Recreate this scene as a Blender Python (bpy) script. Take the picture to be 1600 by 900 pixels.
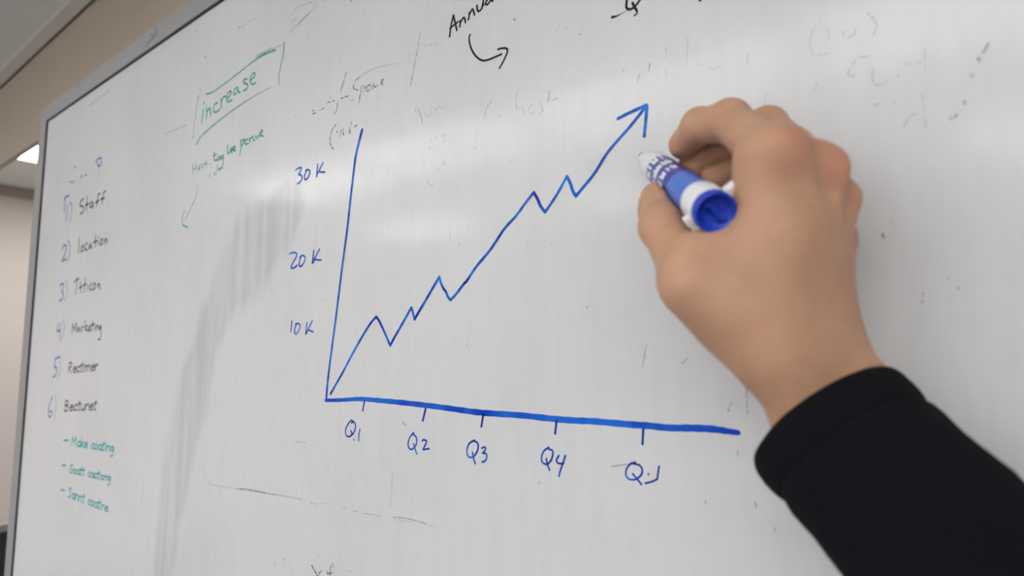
import bpy, bmesh, math, random
import numpy as np
from mathutils import Vector, Matrix

for o in list(bpy.data.objects): bpy.data.objects.remove(o)
scene = bpy.context.scene
random.seed(4); rng = np.random.default_rng(7)

# ------------------------------------------------------------------ camera
cam_data = bpy.data.cameras.new('camera'); cam = bpy.data.objects.new('camera', cam_data)
scene.collection.objects.link(cam); scene.camera = cam
R = [[0.7910206, -0.053167, -0.6094749], [0.6117731, 0.0760387, 0.7873702], [0.0044816, -0.9956864, 0.0926743]]
cam.matrix_world = Matrix(((R[0][0], -R[0][1], -R[0][2], 0.0), (R[1][0], -R[1][1], -R[1][2], 0.0),
                           (R[2][0], -R[2][1], -R[2][2], 1.60), (0, 0, 0, 1)))
cam_data.sensor_width = 36; cam_data.lens = 36 * 940 / 1600; cam_data.clip_start = 0.02
cam_data.dof.use_dof = True; cam_data.dof.focus_distance = 0.50; cam_data.dof.aperture_fstop = 6.0

# ------------------------------------------------------------------ world, exposure, ceiling light power
world = bpy.data.worlds.new('world'); scene.world = world; world.use_nodes = True
world.node_tree.nodes['Background'].inputs[0].default_value = (0.8, 0.85, 0.9, 1)
world.node_tree.nodes['Background'].inputs[1].default_value = 0.12
vs = scene.view_settings
scene.display_settings.display_device = 'sRGB'
vs.view_transform = 'Standard'; vs.look = 'None'; vs.gamma = 1; vs.use_curve_mapping = False
vs.exposure = 1.38
PANEL = 6.0            # radiance of the ceiling light diffusers
# troffer centres (x, y) in the ceiling, length along x, width along y
ROWS = [(-3.62, -1.74), (-2.36, -1.74), (-1.10, -1.74), (0.16, -1.74), (1.42, -1.74),
        (-4.2, -3.35), (-1.8, -3.35), (0.6, -3.35)]
FAR_LIGHT = (-4.24, 1.25)
CEIL = 2.70

# ------------------------------------------------------------------ helpers
def link(o): scene.collection.objects.link(o); return o
def mesh_obj(name, verts, faces, mat, parent=None, smooth=False):
    me = bpy.data.meshes.new(name); me.from_pydata([tuple(v) for v in verts], [], [tuple(f) for f in faces]); me.update()
    if smooth: me.polygons.foreach_set('use_smooth', [True]*len(me.polygons))
    o = link(bpy.data.objects.new(name, me))
    if mat: me.materials.append(mat)
    if parent: o.parent = parent
    return o
def bm_obj(name, bm, mat, parent=None, smooth=False):
    me = bpy.data.meshes.new(name); bmesh.ops.recalc_face_normals(bm, faces=bm.faces); bm.to_mesh(me); bm.free()
    if smooth: me.polygons.foreach_set('use_smooth', [True]*len(me.polygons))
    o = link(bpy.data.objects.new(name, me))
    if mat: me.materials.append(mat)
    if parent: o.parent = parent
    return o
def box(bm, x0, x1, y0, y1, z0, z1, bevel=0):
    r = bmesh.ops.create_cube(bm, size=1, matrix=Matrix.Translation(((x0+x1)/2, (y0+y1)/2, (z0+z1)/2)) @ Matrix.Diagonal((x1-x0, y1-y0, z1-z0, 1)))
    if bevel:
        es = list({e for v in r['verts'] for e in v.link_edges})
        bmesh.ops.bevel(bm, geom=es, offset=bevel, segments=2, affect='EDGES', profile=0.5)
def box_obj(name, dims, mat, parent=None, bevel=0):
    bm = bmesh.new(); box(bm, *dims, bevel); return bm_obj(name, bm, mat, parent)
def lathe(profile, n=40, caps=True):          # profile of (z, r)
    vs_, fs = [], []
    for z, r in profile:
        for k in range(n): a = 2*math.pi*k/n; vs_.append((r*math.cos(a), r*math.sin(a), z))
    for i in range(len(profile)-1):
        for k in range(n): fs.append((i*n+k, i*n+(k+1) % n, (i+1)*n+(k+1) % n, (i+1)*n+k))
    if caps: fs.append(tuple(range(n))[::-1]); fs.append(tuple((len(profile)-1)*n+k for k in range(n)))
    return vs_, fs
def tag(o, label, cat, group=None):
    o['label'] = label; o['category'] = cat
    if group: o['group'] = group
    return o
def structure(o): o['kind'] = 'structure'; return o

def material(name, color, rough=0.5, metal=0.0, spec=0.5, noise=0.0, scale=8.0, bump=0.0, bscale=200.0, stretch=(1, 1, 1), sss=0):
    m = bpy.data.materials.new(name); m.use_nodes = True; nt = m.node_tree; N = nt.nodes; L = nt.links
    b = N['Principled BSDF']; b.inputs['Base Color'].default_value = (*color, 1)
    b.inputs['Roughness'].default_value = rough; b.inputs['Metallic'].default_value = metal
    b.inputs['Specular IOR Level'].default_value = spec
    tc = N.new('ShaderNodeTexCoord'); mp = N.new('ShaderNodeMapping'); mp.inputs['Scale'].default_value = stretch
    L.new(tc.outputs['Object'], mp.inputs[0])
    if noise:
        n = N.new('ShaderNodeTexNoise'); n.inputs['Scale'].default_value = scale; n.inputs['Detail'].default_value = 5
        L.new(mp.outputs[0], n.inputs[0])
        mx = N.new('ShaderNodeMix'); mx.data_type = 'RGBA'
        mx.inputs['A'].default_value = (*[c*(1-noise) for c in color], 1); mx.inputs['B'].default_value = (*[min(1, c*(1+noise)) for c in color], 1)
        L.new(n.outputs['Fac'], mx.inputs['Factor']); L.new(mx.outputs['Result'], b.inputs['Base Color'])
    if bump:
        n2 = N.new('ShaderNodeTexNoise'); n2.inputs['Scale'].default_value = bscale; n2.inputs['Detail'].default_value = 3
        L.new(mp.outputs[0], n2.inputs[0]); bp = N.new('ShaderNodeBump'); bp.inputs['Strength'].default_value = bump; bp.inputs['Distance'].default_value = 0.001
        L.new(n2.outputs['Fac'], bp.inputs['Height']); L.new(bp.outputs[0], b.inputs['Normal'])
    return m

M = {}
M['white_wall'] = material('white_wall_paint', (0.78, 0.78, 0.77), 0.8, noise=0.03, scale=3, bump=0.15, bscale=90)
M['wall'] = material('painted_wall', (0.60, 0.53, 0.49), 0.8, noise=0.04, scale=3, bump=0.15, bscale=90)
M['fascia'] = material('tan_bulkhead_paint', (0.53, 0.44, 0.355), 0.75, noise=0.06, scale=2.5, bump=0.15, bscale=90)
M['cove'] = material('taupe_cove_trim', (0.36, 0.29, 0.25), 0.7, noise=0.05)
M['ceiling'] = material('ceiling_paint', (0.76, 0.77, 0.74), 0.9, noise=0.04, scale=4, bump=0.2, bscale=140)
M['trim'] = material('ceiling_edge_trim', (0.70, 0.69, 0.63), 0.6, noise=0.03)
M['gap'] = material('dark_shadow_gap', (0.10, 0.09, 0.07), 0.9, noise=0.1)
M['floor'] = material('carpet_floor', (0.16, 0.16, 0.17), 0.95, noise=0.2, scale=60, bump=0.5, bscale=300)
M['alu'] = material('brushed_aluminium', (0.30, 0.30, 0.30), 0.45, metal=0.35, noise=0.08, scale=6, bump=0.08, bscale=60, stretch=(1, 1, 8))
M['gasket'] = material('black_rubber_gasket', (0.02, 0.022, 0.028), 0.55, noise=0.1)
M['desk_top'] = material('grey_desk_laminate', (0.33, 0.32, 0.31), 0.5, noise=0.05)
M['desk_dark'] = material('dark_desk_panel', (0.035, 0.034, 0.034), 0.6, noise=0.1)
M['steel'] = material('grey_painted_steel', (0.35, 0.35, 0.36), 0.45, metal=0.4, noise=0.04)
M['white_plastic'] = material('white_marker_plastic', (0.78, 0.78, 0.80), 0.35, noise=0.02)
M['blue_plastic'] = material('blue_marker_plastic', (0.008, 0.045, 0.50), 0.32, noise=0.1, scale=60)
M['felt'] = material('blue_felt_tip', (0.01, 0.03, 0.35), 0.9, noise=0.2, scale=900)
M['sleeve'] = material('black_knit_cloth', (0.0050, 0.0048, 0.0072), 0.95, spec=0.12, noise=0.25, scale=40, bump=0.5, bscale=900)
M['nail'] = material('fingernail', (0.60, 0.40, 0.32), 0.35, noise=0.05, scale=80)

def emitter(name, color, strength):
    m = bpy.data.materials.new(name); m.use_nodes = True; nt = m.node_tree; N = nt.nodes; L = nt.links
    N.remove(N['Principled BSDF']); e = N.new('ShaderNodeEmission'); out = N['Material Output']
    tc = N.new('ShaderNodeTexCoord'); n = N.new('ShaderNodeTexNoise'); n.inputs['Scale'].default_value = 60
    r = N.new('ShaderNodeMapRange'); r.inputs['To Min'].default_value = strength*0.94; r.inputs['To Max'].default_value = strength*1.06
    L.new(tc.outputs['Object'], n.inputs[0]); L.new(n.outputs['Fac'], r.inputs['Value']); L.new(r.outputs[0], e.inputs[1])
    e.inputs[0].default_value = (*color, 1); L.new(e.outputs[0], out.inputs[0]); return m
M['diffuser'] = emitter('lit_diffuser', (1.0, 0.995, 0.985), PANEL*0.8)
M['diffuser_bright'] = emitter('brightly_lit_diffuser', (1.0, 0.995, 0.985), PANEL*1.25)

# whiteboard enamel: pale grey, glossy, with wiping streaks and a dirty smear (attribute 'smear')
def board_material():
    m = bpy.data.materials.new('whiteboard_enamel'); m.use_nodes = True; nt = m.node_tree; N = nt.nodes; L = nt.links
    b = N['Principled BSDF']; b.inputs['Specular IOR Level'].default_value = 0.35
    b.inputs['Coat Weight'].default_value = 0.28; b.inputs['Coat Roughness'].default_value = 0.13; b.inputs['Coat IOR'].default_value = 1.5
    tc = N.new('ShaderNodeTexCoord')
    def noise(scale, stretch, detail=4, rot=0):
        mp = N.new('ShaderNodeMapping'); mp.inputs['Scale'].default_value = stretch; mp.inputs['Rotation'].default_value = (0, rot, 0)
        L.new(tc.outputs['Object'], mp.inputs[0])
        n = N.new('ShaderNodeTexNoise'); n.inputs['Scale'].default_value = scale; n.inputs['Detail'].default_value = detail
        L.new(mp.outputs[0], n.inputs[0]); return n.outputs['Fac']
    def math_(op, a, b2=None, c=None):
        n = N.new('ShaderNodeMath'); n.operation = op
        for i, v in enumerate((a, b2, c)):
            if v is None: continue
            if isinstance(v, (int, float)): n.inputs[i].default_value = v
            else: L.new(v, n.inputs[i])
        return n.outputs[0]
    def ramp(v, lo, hi):
        r = N.new('ShaderNodeMapRange'); r.inputs['From Min'].default_value = lo; r.inputs['From Max'].default_value = hi
        L.new(v, r.inputs['Value']); return r.outputs[0]
    streak = ramp(noise(9, (9, 1, 0.7), 5, 0.04), 0.40, 0.80)
    blotch = ramp(noise(5, (1.5, 1, 1), 5), 0.45, 0.75)
    fine = ramp(noise(60, (3, 1, 0.6), 4, 0.15), 0.42, 0.7)
    at = N.new('ShaderNodeAttribute'); at.attribute_name = 'smear'
    sm_tex = ramp(noise(14, (5, 1, 0.35), 7, -0.22), 0.32, 0.68)
    sm_edge = ramp(noise(14, (2, 1, 1), 4, -0.22), 0.3, 0.7)
    smear = math_('MULTIPLY', ramp(math_('ADD', at.outputs['Fac'], math_('MULTIPLY', sm_edge, 0.35)), 0.45, 0.9), math_('ADD', 0.25, math_('MULTIPLY', sm_tex, 0.75)))
    dirt = math_('ADD', math_('MULTIPLY', streak, 0.035), math_('ADD', math_('MULTIPLY', blotch, 0.10), math_('MULTIPLY', fine, 0.035)))
    dirt = math_('ADD', dirt, math_('MULTIPLY', smear, 0.33))
    mx = N.new('ShaderNodeMix'); mx.data_type = 'RGBA'; mx.inputs['A'].default_value = (0.60, 0.605, 0.615, 1); mx.inputs['B'].default_value = (0.19, 0.19, 0.20, 1)
    L.new(dirt, mx.inputs['Factor']); L.new(mx.outputs['Result'], b.inputs['Base Color'])
    L.new(math_('ADD', 0.36, math_('MULTIPLY', math_('ADD', math_('MULTIPLY', streak, 0.4), smear), 0.10)), b.inputs['Roughness'])
    bp = N.new('ShaderNodeBump'); bp.inputs['Strength'].default_value = 0.35; bp.inputs['Distance'].default_value = 0.002
    L.new(noise(3.2, (1.4, 1, 1), 1), bp.inputs['Height']); L.new(bp.outputs[0], b.inputs['Normal']); L.new(bp.outputs[0], b.inputs['Coat Normal'])
    return m
M['board'] = board_material()

# inks: alpha comes from the stroke's own coverage, colour varies with how wet the stroke was
def ink_material(name, dark, light, rough=0.35, patchy=0.0, scale=70):
    m = bpy.data.materials.new(name); m.use_nodes = True; nt = m.node_tree; N = nt.nodes; L = nt.links
    b = N['Principled BSDF']; b.inputs['Roughness'].default_value = rough; b.inputs['Specular IOR Level'].default_value = 0.12
    tc = N.new('ShaderNodeTexCoord'); n = N.new('ShaderNodeTexNoise'); n.inputs['Scale'].default_value = scale; n.inputs['Detail'].default_value = 2
    L.new(tc.outputs['Object'], n.inputs[0])
    r = N.new('ShaderNodeMapRange'); r.inputs['From Min'].default_value = 0.38; r.inputs['From Max'].default_value = 0.62; L.new(n.outputs['Fac'], r.inputs['Value'])
    mx = N.new('ShaderNodeMix'); mx.data_type = 'RGBA'; mx.inputs['A'].default_value = (*dark, 1); mx.inputs['B'].default_value = (*light, 1)
    L.new(r.outputs[0], mx.inputs['Factor']); L.new(mx.outputs['Result'], b.inputs['Base Color'])
    at = N.new('ShaderNodeAttribute'); at.attribute_name = 'cover'
    if patchy:
        n2 = N.new('ShaderNodeTexNoise'); n2.inputs['Scale'].default_value = 420; n2.inputs['Detail'].default_value = 3; L.new(tc.outputs['Object'], n2.inputs[0])
        r2 = N.new('ShaderNodeMapRange'); r2.inputs['From Min'].default_value = 0.40; r2.inputs['From Max'].default_value = 0.55
        r2.inputs['To Min'].default_value = 1-patchy; L.new(n2.outputs['Fac'], r2.inputs['Value'])
        mm = N.new('ShaderNodeMath'); mm.operation = 'MULTIPLY'; L.new(at.outputs['Fac'], mm.inputs[0]); L.new(r2.outputs[0], mm.inputs[1]); L.new(mm.outputs[0], b.inputs['Alpha'])
    else: L.new(at.outputs['Fac'], b.inputs['Alpha'])
    return m
INK = {
 'blue': ink_material('blue_ink', (0.0, 0.022, 0.32), (0.012, 0.165, 0.60)),
 'bold': ink_material('bold_blue_ink', (0.0, 0.040, 0.42), (0.012, 0.125, 0.58), scale=30),
 'navy': ink_material('dark_blue_ink', (0.0, 0.012, 0.20), (0.005, 0.04, 0.35)),
 'black': ink_material('black_ink', (0.006, 0.006, 0.007), (0.02, 0.02, 0.022)),
 'green': ink_material('green_ink', (0.0, 0.28, 0.21), (0.03, 0.39, 0.32), patchy=0.3),
 'teal': ink_material('teal_ink', (0.0, 0.27, 0.42), (0.0, 0.44, 0.38), patchy=0.2, scale=25),
 'paleblue': ink_material('worn_blue_ink', (0.03, 0.06, 0.42), (0.16, 0.18, 0.52), patchy=0.25),
 'grey': ink_material('wiped_ink_residue', (0.015, 0.015, 0.017), (0.05, 0.045, 0.05), patchy=0.85),
 'smudge': ink_material('blue_ink_smudge', (0.10, 0.12, 0.40), (0.2, 0.22, 0.5), patchy=0.6)}

def skin_material():
    m = bpy.data.materials.new('skin'); m.use_nodes = True; nt = m.node_tree; N = nt.nodes; L = nt.links
    b = N['Principled BSDF']; b.inputs['Roughness'].default_value = 0.52; b.inputs['Specular IOR Level'].default_value = 0.35
    b.inputs['Subsurface Weight'].default_value = 0.25; b.inputs['Subsurface Scale'].default_value = 0.004; b.inputs['Subsurface Radius'].default_value = (1.0, 0.35, 0.2)
    tc = N.new('ShaderNodeTexCoord')
    n = N.new('ShaderNodeTexNoise'); n.inputs['Scale'].default_value = 55; n.inputs['Detail'].default_value = 6; L.new(tc.outputs['Object'], n.inputs[0])
    mx = N.new('ShaderNodeMix'); mx.data_type = 'RGBA'; mx.inputs['A'].default_value = (0.43, 0.235, 0.145, 1); mx.inputs['B'].default_value = (0.58, 0.345, 0.225, 1)
    L.new(n.outputs['Fac'], mx.inputs['Factor'])
    at = N.new('ShaderNodeAttribute'); at.attribute_name = 'flush'
    m2 = N.new('ShaderNodeMix'); m2.data_type = 'RGBA'; m2.inputs['B'].default_value = (0.58, 0.20, 0.14, 1)
    L.new(at.outputs['Fac'], m2.inputs['Factor']); L.new(mx.outputs['Result'], m2.inputs['A']); L.new(m2.outputs['Result'], b.inputs['Base Color'])
    v = N.new('ShaderNodeTexVoronoi'); v.inputs['Scale'].default_value = 900; L.new(tc.outputs['Object'], v.inputs[0])
    n3 = N.new('ShaderNodeTexNoise'); n3.inputs['Scale'].default_value = 220; n3.inputs['Detail'].default_value = 5; L.new(tc.outputs['Object'], n3.inputs[0])
    ad = N.new('ShaderNodeMath'); ad.operation = 'ADD'; L.new(v.outputs['Distance'], ad.inputs[0]); L.new(n3.outputs['Fac'], ad.inputs[1])
    bp = N.new('ShaderNodeBump'); bp.inputs['Strength'].default_value = 0.35; bp.inputs['Distance'].default_value = 0.0006
    L.new(ad.outputs[0], bp.inputs['Height']); L.new(bp.outputs[0], b.inputs['Normal'])
    return m
M['skin'] = skin_material()

# ------------------------------------------------------------------ room
X0, X1, Y0, Y1 = -5.40, 2.60, -4.20, 3.60
FY = 0.633                       # front of the bulkhead
structure(box_obj('floor', (X0, X1, Y0, Y1, -0.05, 0.0), M['floor']))
structure(box_obj('wall_left', (X0-0.12, X0, Y0, Y1, 0, CEIL+0.1), M['wall']))
structure(box_obj('wall_right', (X1, X1+0.12, Y0, Y1, 0, CEIL+0.1), M['white_wall']))
structure(box_obj('wall_front', (X0-0.12, X1+0.12, Y0-0.12, Y0, 0, CEIL+0.1), M['white_wall']))
structure(box_obj('wall_rear', (X0-0.12, X1+0.12, Y1, Y1+0.12, 0, CEIL+0.1), M['white_wall']))
structure(box_obj('wall_back', (-1.30, X1, FY+0.021, FY+0.15, 0, CEIL), M['wall']))
structure(box_obj('trim_1', (X0, X1, FY, FY+0.020, 2.337, CEIL), M['fascia']))
structure(box_obj('trim_2', (X0, X1, FY-0.050, FY-0.010, CEIL-0.010, CEIL), M['trim']))
structure(box_obj('trim_3', (X0, X1, FY-0.010, FY, CEIL-0.004, CEIL), M['gap']))
structure(box_obj('trim_4', (X0, X0+0.03, FY+0.02, Y1, CEIL-0.072, CEIL), M['cove']))
structure(box_obj('baseboard_left', (X0, X0+0.014, Y0, Y1, 0, 0.09), M['trim']))

# ceiling: one slab with the troffer openings cut out of a grid
def ceiling(holes):
    xs = sorted({X0, X1, *[h[0] for h in holes], *[h[1] for h in holes]}); ys = sorted({Y0, Y1, *[h[2] for h in holes], *[h[3] for h in holes]})
    bm = bmesh.new()
    for i in range(len(xs)-1):
        for j in range(len(ys)-1):
            cx, cy = (xs[i]+xs[i+1])/2, (ys[j]+ys[j+1])/2
            if any(h[0] < cx < h[1] and h[2] < cy < h[3] for h in holes): continue
            box(bm, xs[i], xs[i+1], ys[j], ys[j+1], CEIL, CEIL+0.1)
    return bm_obj('ceiling', bm, M['ceiling'])
LX, LY = 0.60, 0.30
lights = [(x, y, LX, LY) for x, y in ROWS] + [(*FAR_LIGHT, 0.30, 0.60), (FAR_LIGHT[0], 2.90, 0.30, 0.60)]  # last entry is an added, unseen lamp that brightens the area beyond the bulkhead
structure(ceiling([(x-a, x+a, y-b, y+b) for x, y, a, b in lights]))
where = ['nearest row, far left end', 'nearest row, left of the middle', 'nearest row, middle', 'nearest row, right of the middle', 'nearest row, right end',
         'second row, left', 'second row, middle', 'second row, right']
for k, (x, y, a, b) in enumerate(lights):
    e = link(bpy.data.objects.new('ceiling_light', None)); e.location = (x, y, CEIL)
    if k < 8: tag(e, 'recessed ceiling light behind the camera, ' + where[k], 'light', 'ceiling lights')
    elif k == 9: tag(e, 'added fill light in the ceiling farthest back, unseen behind the whiteboard', 'light', 'ceiling lights')
    else: tag(e, 'bright recessed ceiling light beyond the bulkhead, left of the whiteboard', 'light', 'ceiling lights')
    bm = bmesh.new(); t = 0.018
    box(bm, -a, -a+t, -b, b, -0.004, 0.06); box(bm, a-t, a, -b, b, -0.004, 0.06); box(bm, -a+t, a-t, -b, -b+t, -0.004, 0.06); box(bm, -a+t, a-t, b-t, b, -0.004, 0.06)
    if k < 8: box(bm, -a+t, a-t, -0.02, 0.02, -0.004, 0.06)
    bm_obj('light_frame', bm, M['trim'], e)
    if k < 8:
        for s in (-1, 1):
            box_obj('diffuser', (-a+t, a-t, min(s*0.02, s*(b-t)), max(s*0.02, s*(b-t)), 0.012, 0.02), M['diffuser' if k < 5 else 'diffuser_bright'], e)
    else: box_obj('diffuser', (-a+t, a-t, -b+t, b-t, 0.012, 0.02), M['diffuser'], e)

# ------------------------------------------------------------------ low screen seen past the board's left edge
d = link(bpy.data.objects.new('partition_screen', None)); d.location = (-3.67, 1.35, 0)
tag(d, 'low dark partition screen with grey top rail, beside the left edge of the whiteboard', 'screen')
box_obj('panel', (-0.018, 0.018, -0.62, 0.62, 0.08, 0.716), M['desk_dark'], d)
box_obj('top_rail', (-0.024, 0.024, -0.64, 0.64, 0.716, 0.75), M['desk_top'], d, 0.003)
for s in (-1, 1):
    box_obj('side_post', (-0.022, 0.022, s*0.63-0.01, s*0.63+0.01, 0.03, 0.716), M['desk_top'], d)
    box_obj('foot', (-0.20, 0.20, s*0.60-0.025, s*0.60+0.025, 0, 0.03), M['steel'], d, 0.003)

# ------------------------------------------------------------------ whiteboard on its stand
BX0, BX1, BZ0, BZ1 = -1.409, 1.00, 0.830, 2.0265
FACE = 0.345
wb = link(bpy.data.objects.new('whiteboard', None)); wb.location = ((BX0+BX1)/2, FACE, 0)
tag(wb, 'large worn whiteboard in a scuffed aluminium frame, covered in marker writing', 'whiteboard')
def on_wb(o):
    o.parent = wb; o.matrix_parent_inverse = Matrix.Translation((-(BX0+BX1)/2, -FACE, 0)); return o
# writing surface as a grid that carries the smear attribute
nx, nz = 482, 240
gx = np.linspace(BX0-0.004, BX1+0.004, nx); gz = np.linspace(BZ0-0.004, BZ1+0.004, nz)
GX, GZ = np.meshgrid(gx, gz, indexing='ij')
SMEAR = [(-0.563, 1.740, 0.035), (-0.592, 1.720, 0.047), (-0.638, 1.696, 0.062), (-0.686, 1.659, 0.045), (-0.722, 1.604, 0.038), (-0.755, 1.542, 0.045), (-0.774, 1.488, 0.046), (-0.789, 1.432, 0.042), (-0.800, 1.377, 0.035), (-0.805, 1.331, 0.033), (-0.806, 1.285, 0.032)]
sm = np.zeros_like(GX)
def seg_mask(a, b, hard=1.0):
    ax, az, aw = a; bx, bz, bw = b
    dx, dz = bx-ax, bz-az; t = np.clip(((GX-ax)*dx+(GZ-az)*dz)/(dx*dx+dz*dz), 0, 1)
    dd = np.hypot(GX-ax-t*dx, (GZ-az-t*dz)); w = aw+(bw-aw)*t
    return np.clip(1.5-1.25*dd/w, 0, 1)*hard
for a, b in zip(SMEAR[:-1], SMEAR[1:]): sm = np.maximum(sm, seg_mask(a, b))
front = np.stack([GX.ravel(), np.full(GX.size, FACE), GZ.ravel()], 1)
idx = np.arange(GX.size).reshape(GX.shape)
fq = np.stack([idx[:-1, :-1], idx[1:, :-1], idx[1:, 1:], idx[:-1, 1:]], -1).reshape(-1, 4)
n0 = len(front); back = [(BX0-0.004, FACE+0.02, BZ0-0.004), (BX1+0.004, FACE+0.02, BZ0-0.004), (BX1+0.004, FACE+0.02, BZ1+0.004), (BX0-0.004, FACE+0.02, BZ1+0.004)]
rimf = [tuple(idx[:, 0][::-1])+(n0, n0+1), tuple(idx[-1, :][::-1])+(n0+1, n0+2), tuple(idx[:, -1])+(n0+2, n0+3), tuple(idx[0, :])+(n0+3, n0), (n0, n0+3, n0+2, n0+1)]
o = mesh_obj('writing_surface', np.vstack([front, np.array(back)]), [tuple(int(i) for i in f) for f in fq]+[tuple(int(i) for i in f) for f in rimf], M['board'])
at = o.data.attributes.new('smear', 'FLOAT', 'POINT'); at.data.foreach_set('value', np.concatenate([sm.ravel(), np.zeros(4)]).astype(np.float32)); on_wb(o)
G = 0.0015; FW = 0.030
bm = bmesh.new()
box(bm, BX0-G, BX0, FACE-0.0028, FACE+0.01, BZ0-G, BZ1+G); box(bm, BX1, BX1+G, FACE-0.0028, FACE+0.01, BZ0-G, BZ1+G)
box(bm, BX0, BX1, FACE-0.0028, FACE+0.01, BZ1, BZ1+G); box(bm, BX0, BX1, FACE-0.0028, FACE+0.01, BZ0-G, BZ0)
on_wb(bm_obj('gasket', bm, M['gasket']))
fx0, fx1, fz0, fz1 = BX0-G-0.0405, BX1+G+0.0405, BZ0-G-FW, BZ1+G+FW
ya, yb = FACE-0.003, FACE+0.026
def rail(pts):                      # mitred aluminium extrusion from a 4-point outline
    vs_ = [(x, ya, z) for x, z in pts]+[(x, yb, z) for x, z in pts]
    bm = bmesh.new(); v = [bm.verts.new(p) for p in vs_]
    bm.faces.new(v[:4]); bm.faces.new(v[4:][::-1])
    for k in range(4): bm.faces.new((v[k], v[k+4], v[(k+1) % 4+4], v[(k+1) % 4]))
    bmesh.ops.bevel(bm, geom=list(bm.edges), offset=0.0006, segments=2, affect='EDGES')
    return on_wb(bm_obj('frame_rail', bm, M['alu'], smooth=False))
ix0, ix1, iz0, iz1 = BX0-G, BX1+G, BZ0-G, BZ1+G
rail([(fx0, fz1), (fx1, fz1), (ix1, iz1), (ix0, iz1)]); rail([(fx0, fz0), (ix0, iz0), (ix1, iz0), (fx1, fz0)])
rail([(fx0, fz0), (fx0, fz1), (ix0, iz1), (ix0, iz0)]); rail([(fx1, fz0), (ix1, iz0), (ix1, iz1), (fx1, fz1)])
for sx in (-1.12, 0.72):
    bm = bmesh.new(); box(bm, sx-0.02, sx+0.02, yb+0.001, yb+0.041, 0.05, 1.9, 0.003); on_wb(bm_obj('stand_post', bm, M['steel']))
    bm = bmesh.new(); box(bm, sx-0.025, sx+0.025, 0.10, 0.60, 0.0, 0.05, 0.004); on_wb(bm_obj('stand_foot', bm, M['steel']))
bm = bmesh.new(); box(bm, -1.10, 0.70, yb+0.008, yb+0.033, 0.30, 0.34, 0.003); on_wb(bm_obj('stand_crossbar', bm, M['steel']))

# marker strokes: flat ribbons of ink on the writing surface, corners in millimetres (x, height)
def ribbon(pts, ws, cover, smooth, y, V, F, A):
    P = np.array(pts, float)
    W = np.array(ws if isinstance(ws, (list, tuple)) else [ws]*len(P), float)
    if len(P) > 2 and smooth:
        k = 6; Q = []; WW = []
        E = np.vstack([2*P[0]-P[1], P, 2*P[-1]-P[-2]])
        for i in range(len(P)-1):
            p0, p1, p2, p3 = E[i:i+4]
            for j in range(k):
                t = j/k; Q.append(0.5*((2*p1)+(-p0+p2)*t+(2*p0-5*p1+4*p2-p3)*t*t+(-p0+3*p1-3*p2+p3)*t**3)); WW.append(W[i]*(1-t)+W[i+1]*t)
        Q.append(P[-1]); WW.append(W[-1]); P = np.array(Q); W = np.array(WW)
    if len(P) == 2:
        P = np.array([P[0]*(1-t)+P[1]*t for t in np.linspace(0, 1, 5)]); W = np.interp(np.linspace(0, 1, 5), [0, 1], W)
    T = np.gradient(P, axis=0); T /= np.maximum(np.linalg.norm(T, axis=1, keepdims=True), 1e-9); Nn = np.stack([-T[:, 1], T[:, 0]], 1)
    hw = W/2
    hw = hw*(1+0.06*np.sin(np.arange(len(hw))*1.7))
    Lf = P+Nn*hw[:, None]; Rt = P-Nn*hw[:, None]; b = len(V)
    for p in np.vstack([Lf, Rt]): V.append((p[0]/1000, y, p[1]/1000)); A.append(cover)
    n = len(P)
    for i in range(n-1): F.append((b+i, b+n+i, b+n+i+1, b+i+1))
    for end, s in ((0, -1), (n-1, 1)):       # round ends
        base = len(V); m = 6
        for j in range(1, m):
            a = math.pi*j/m; q = P[end]+Nn[end]*hw[end]*math.cos(a)+s*T[end]*hw[end]*math.sin(a); V.append((q[0]/1000, y, q[1]/1000)); A.append(cover)
        ring = [b+end]+list(range(base, base+m-1))+[b+n+end]
        F.append(tuple(ring) if s > 0 else tuple(ring[::-1]))
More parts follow.
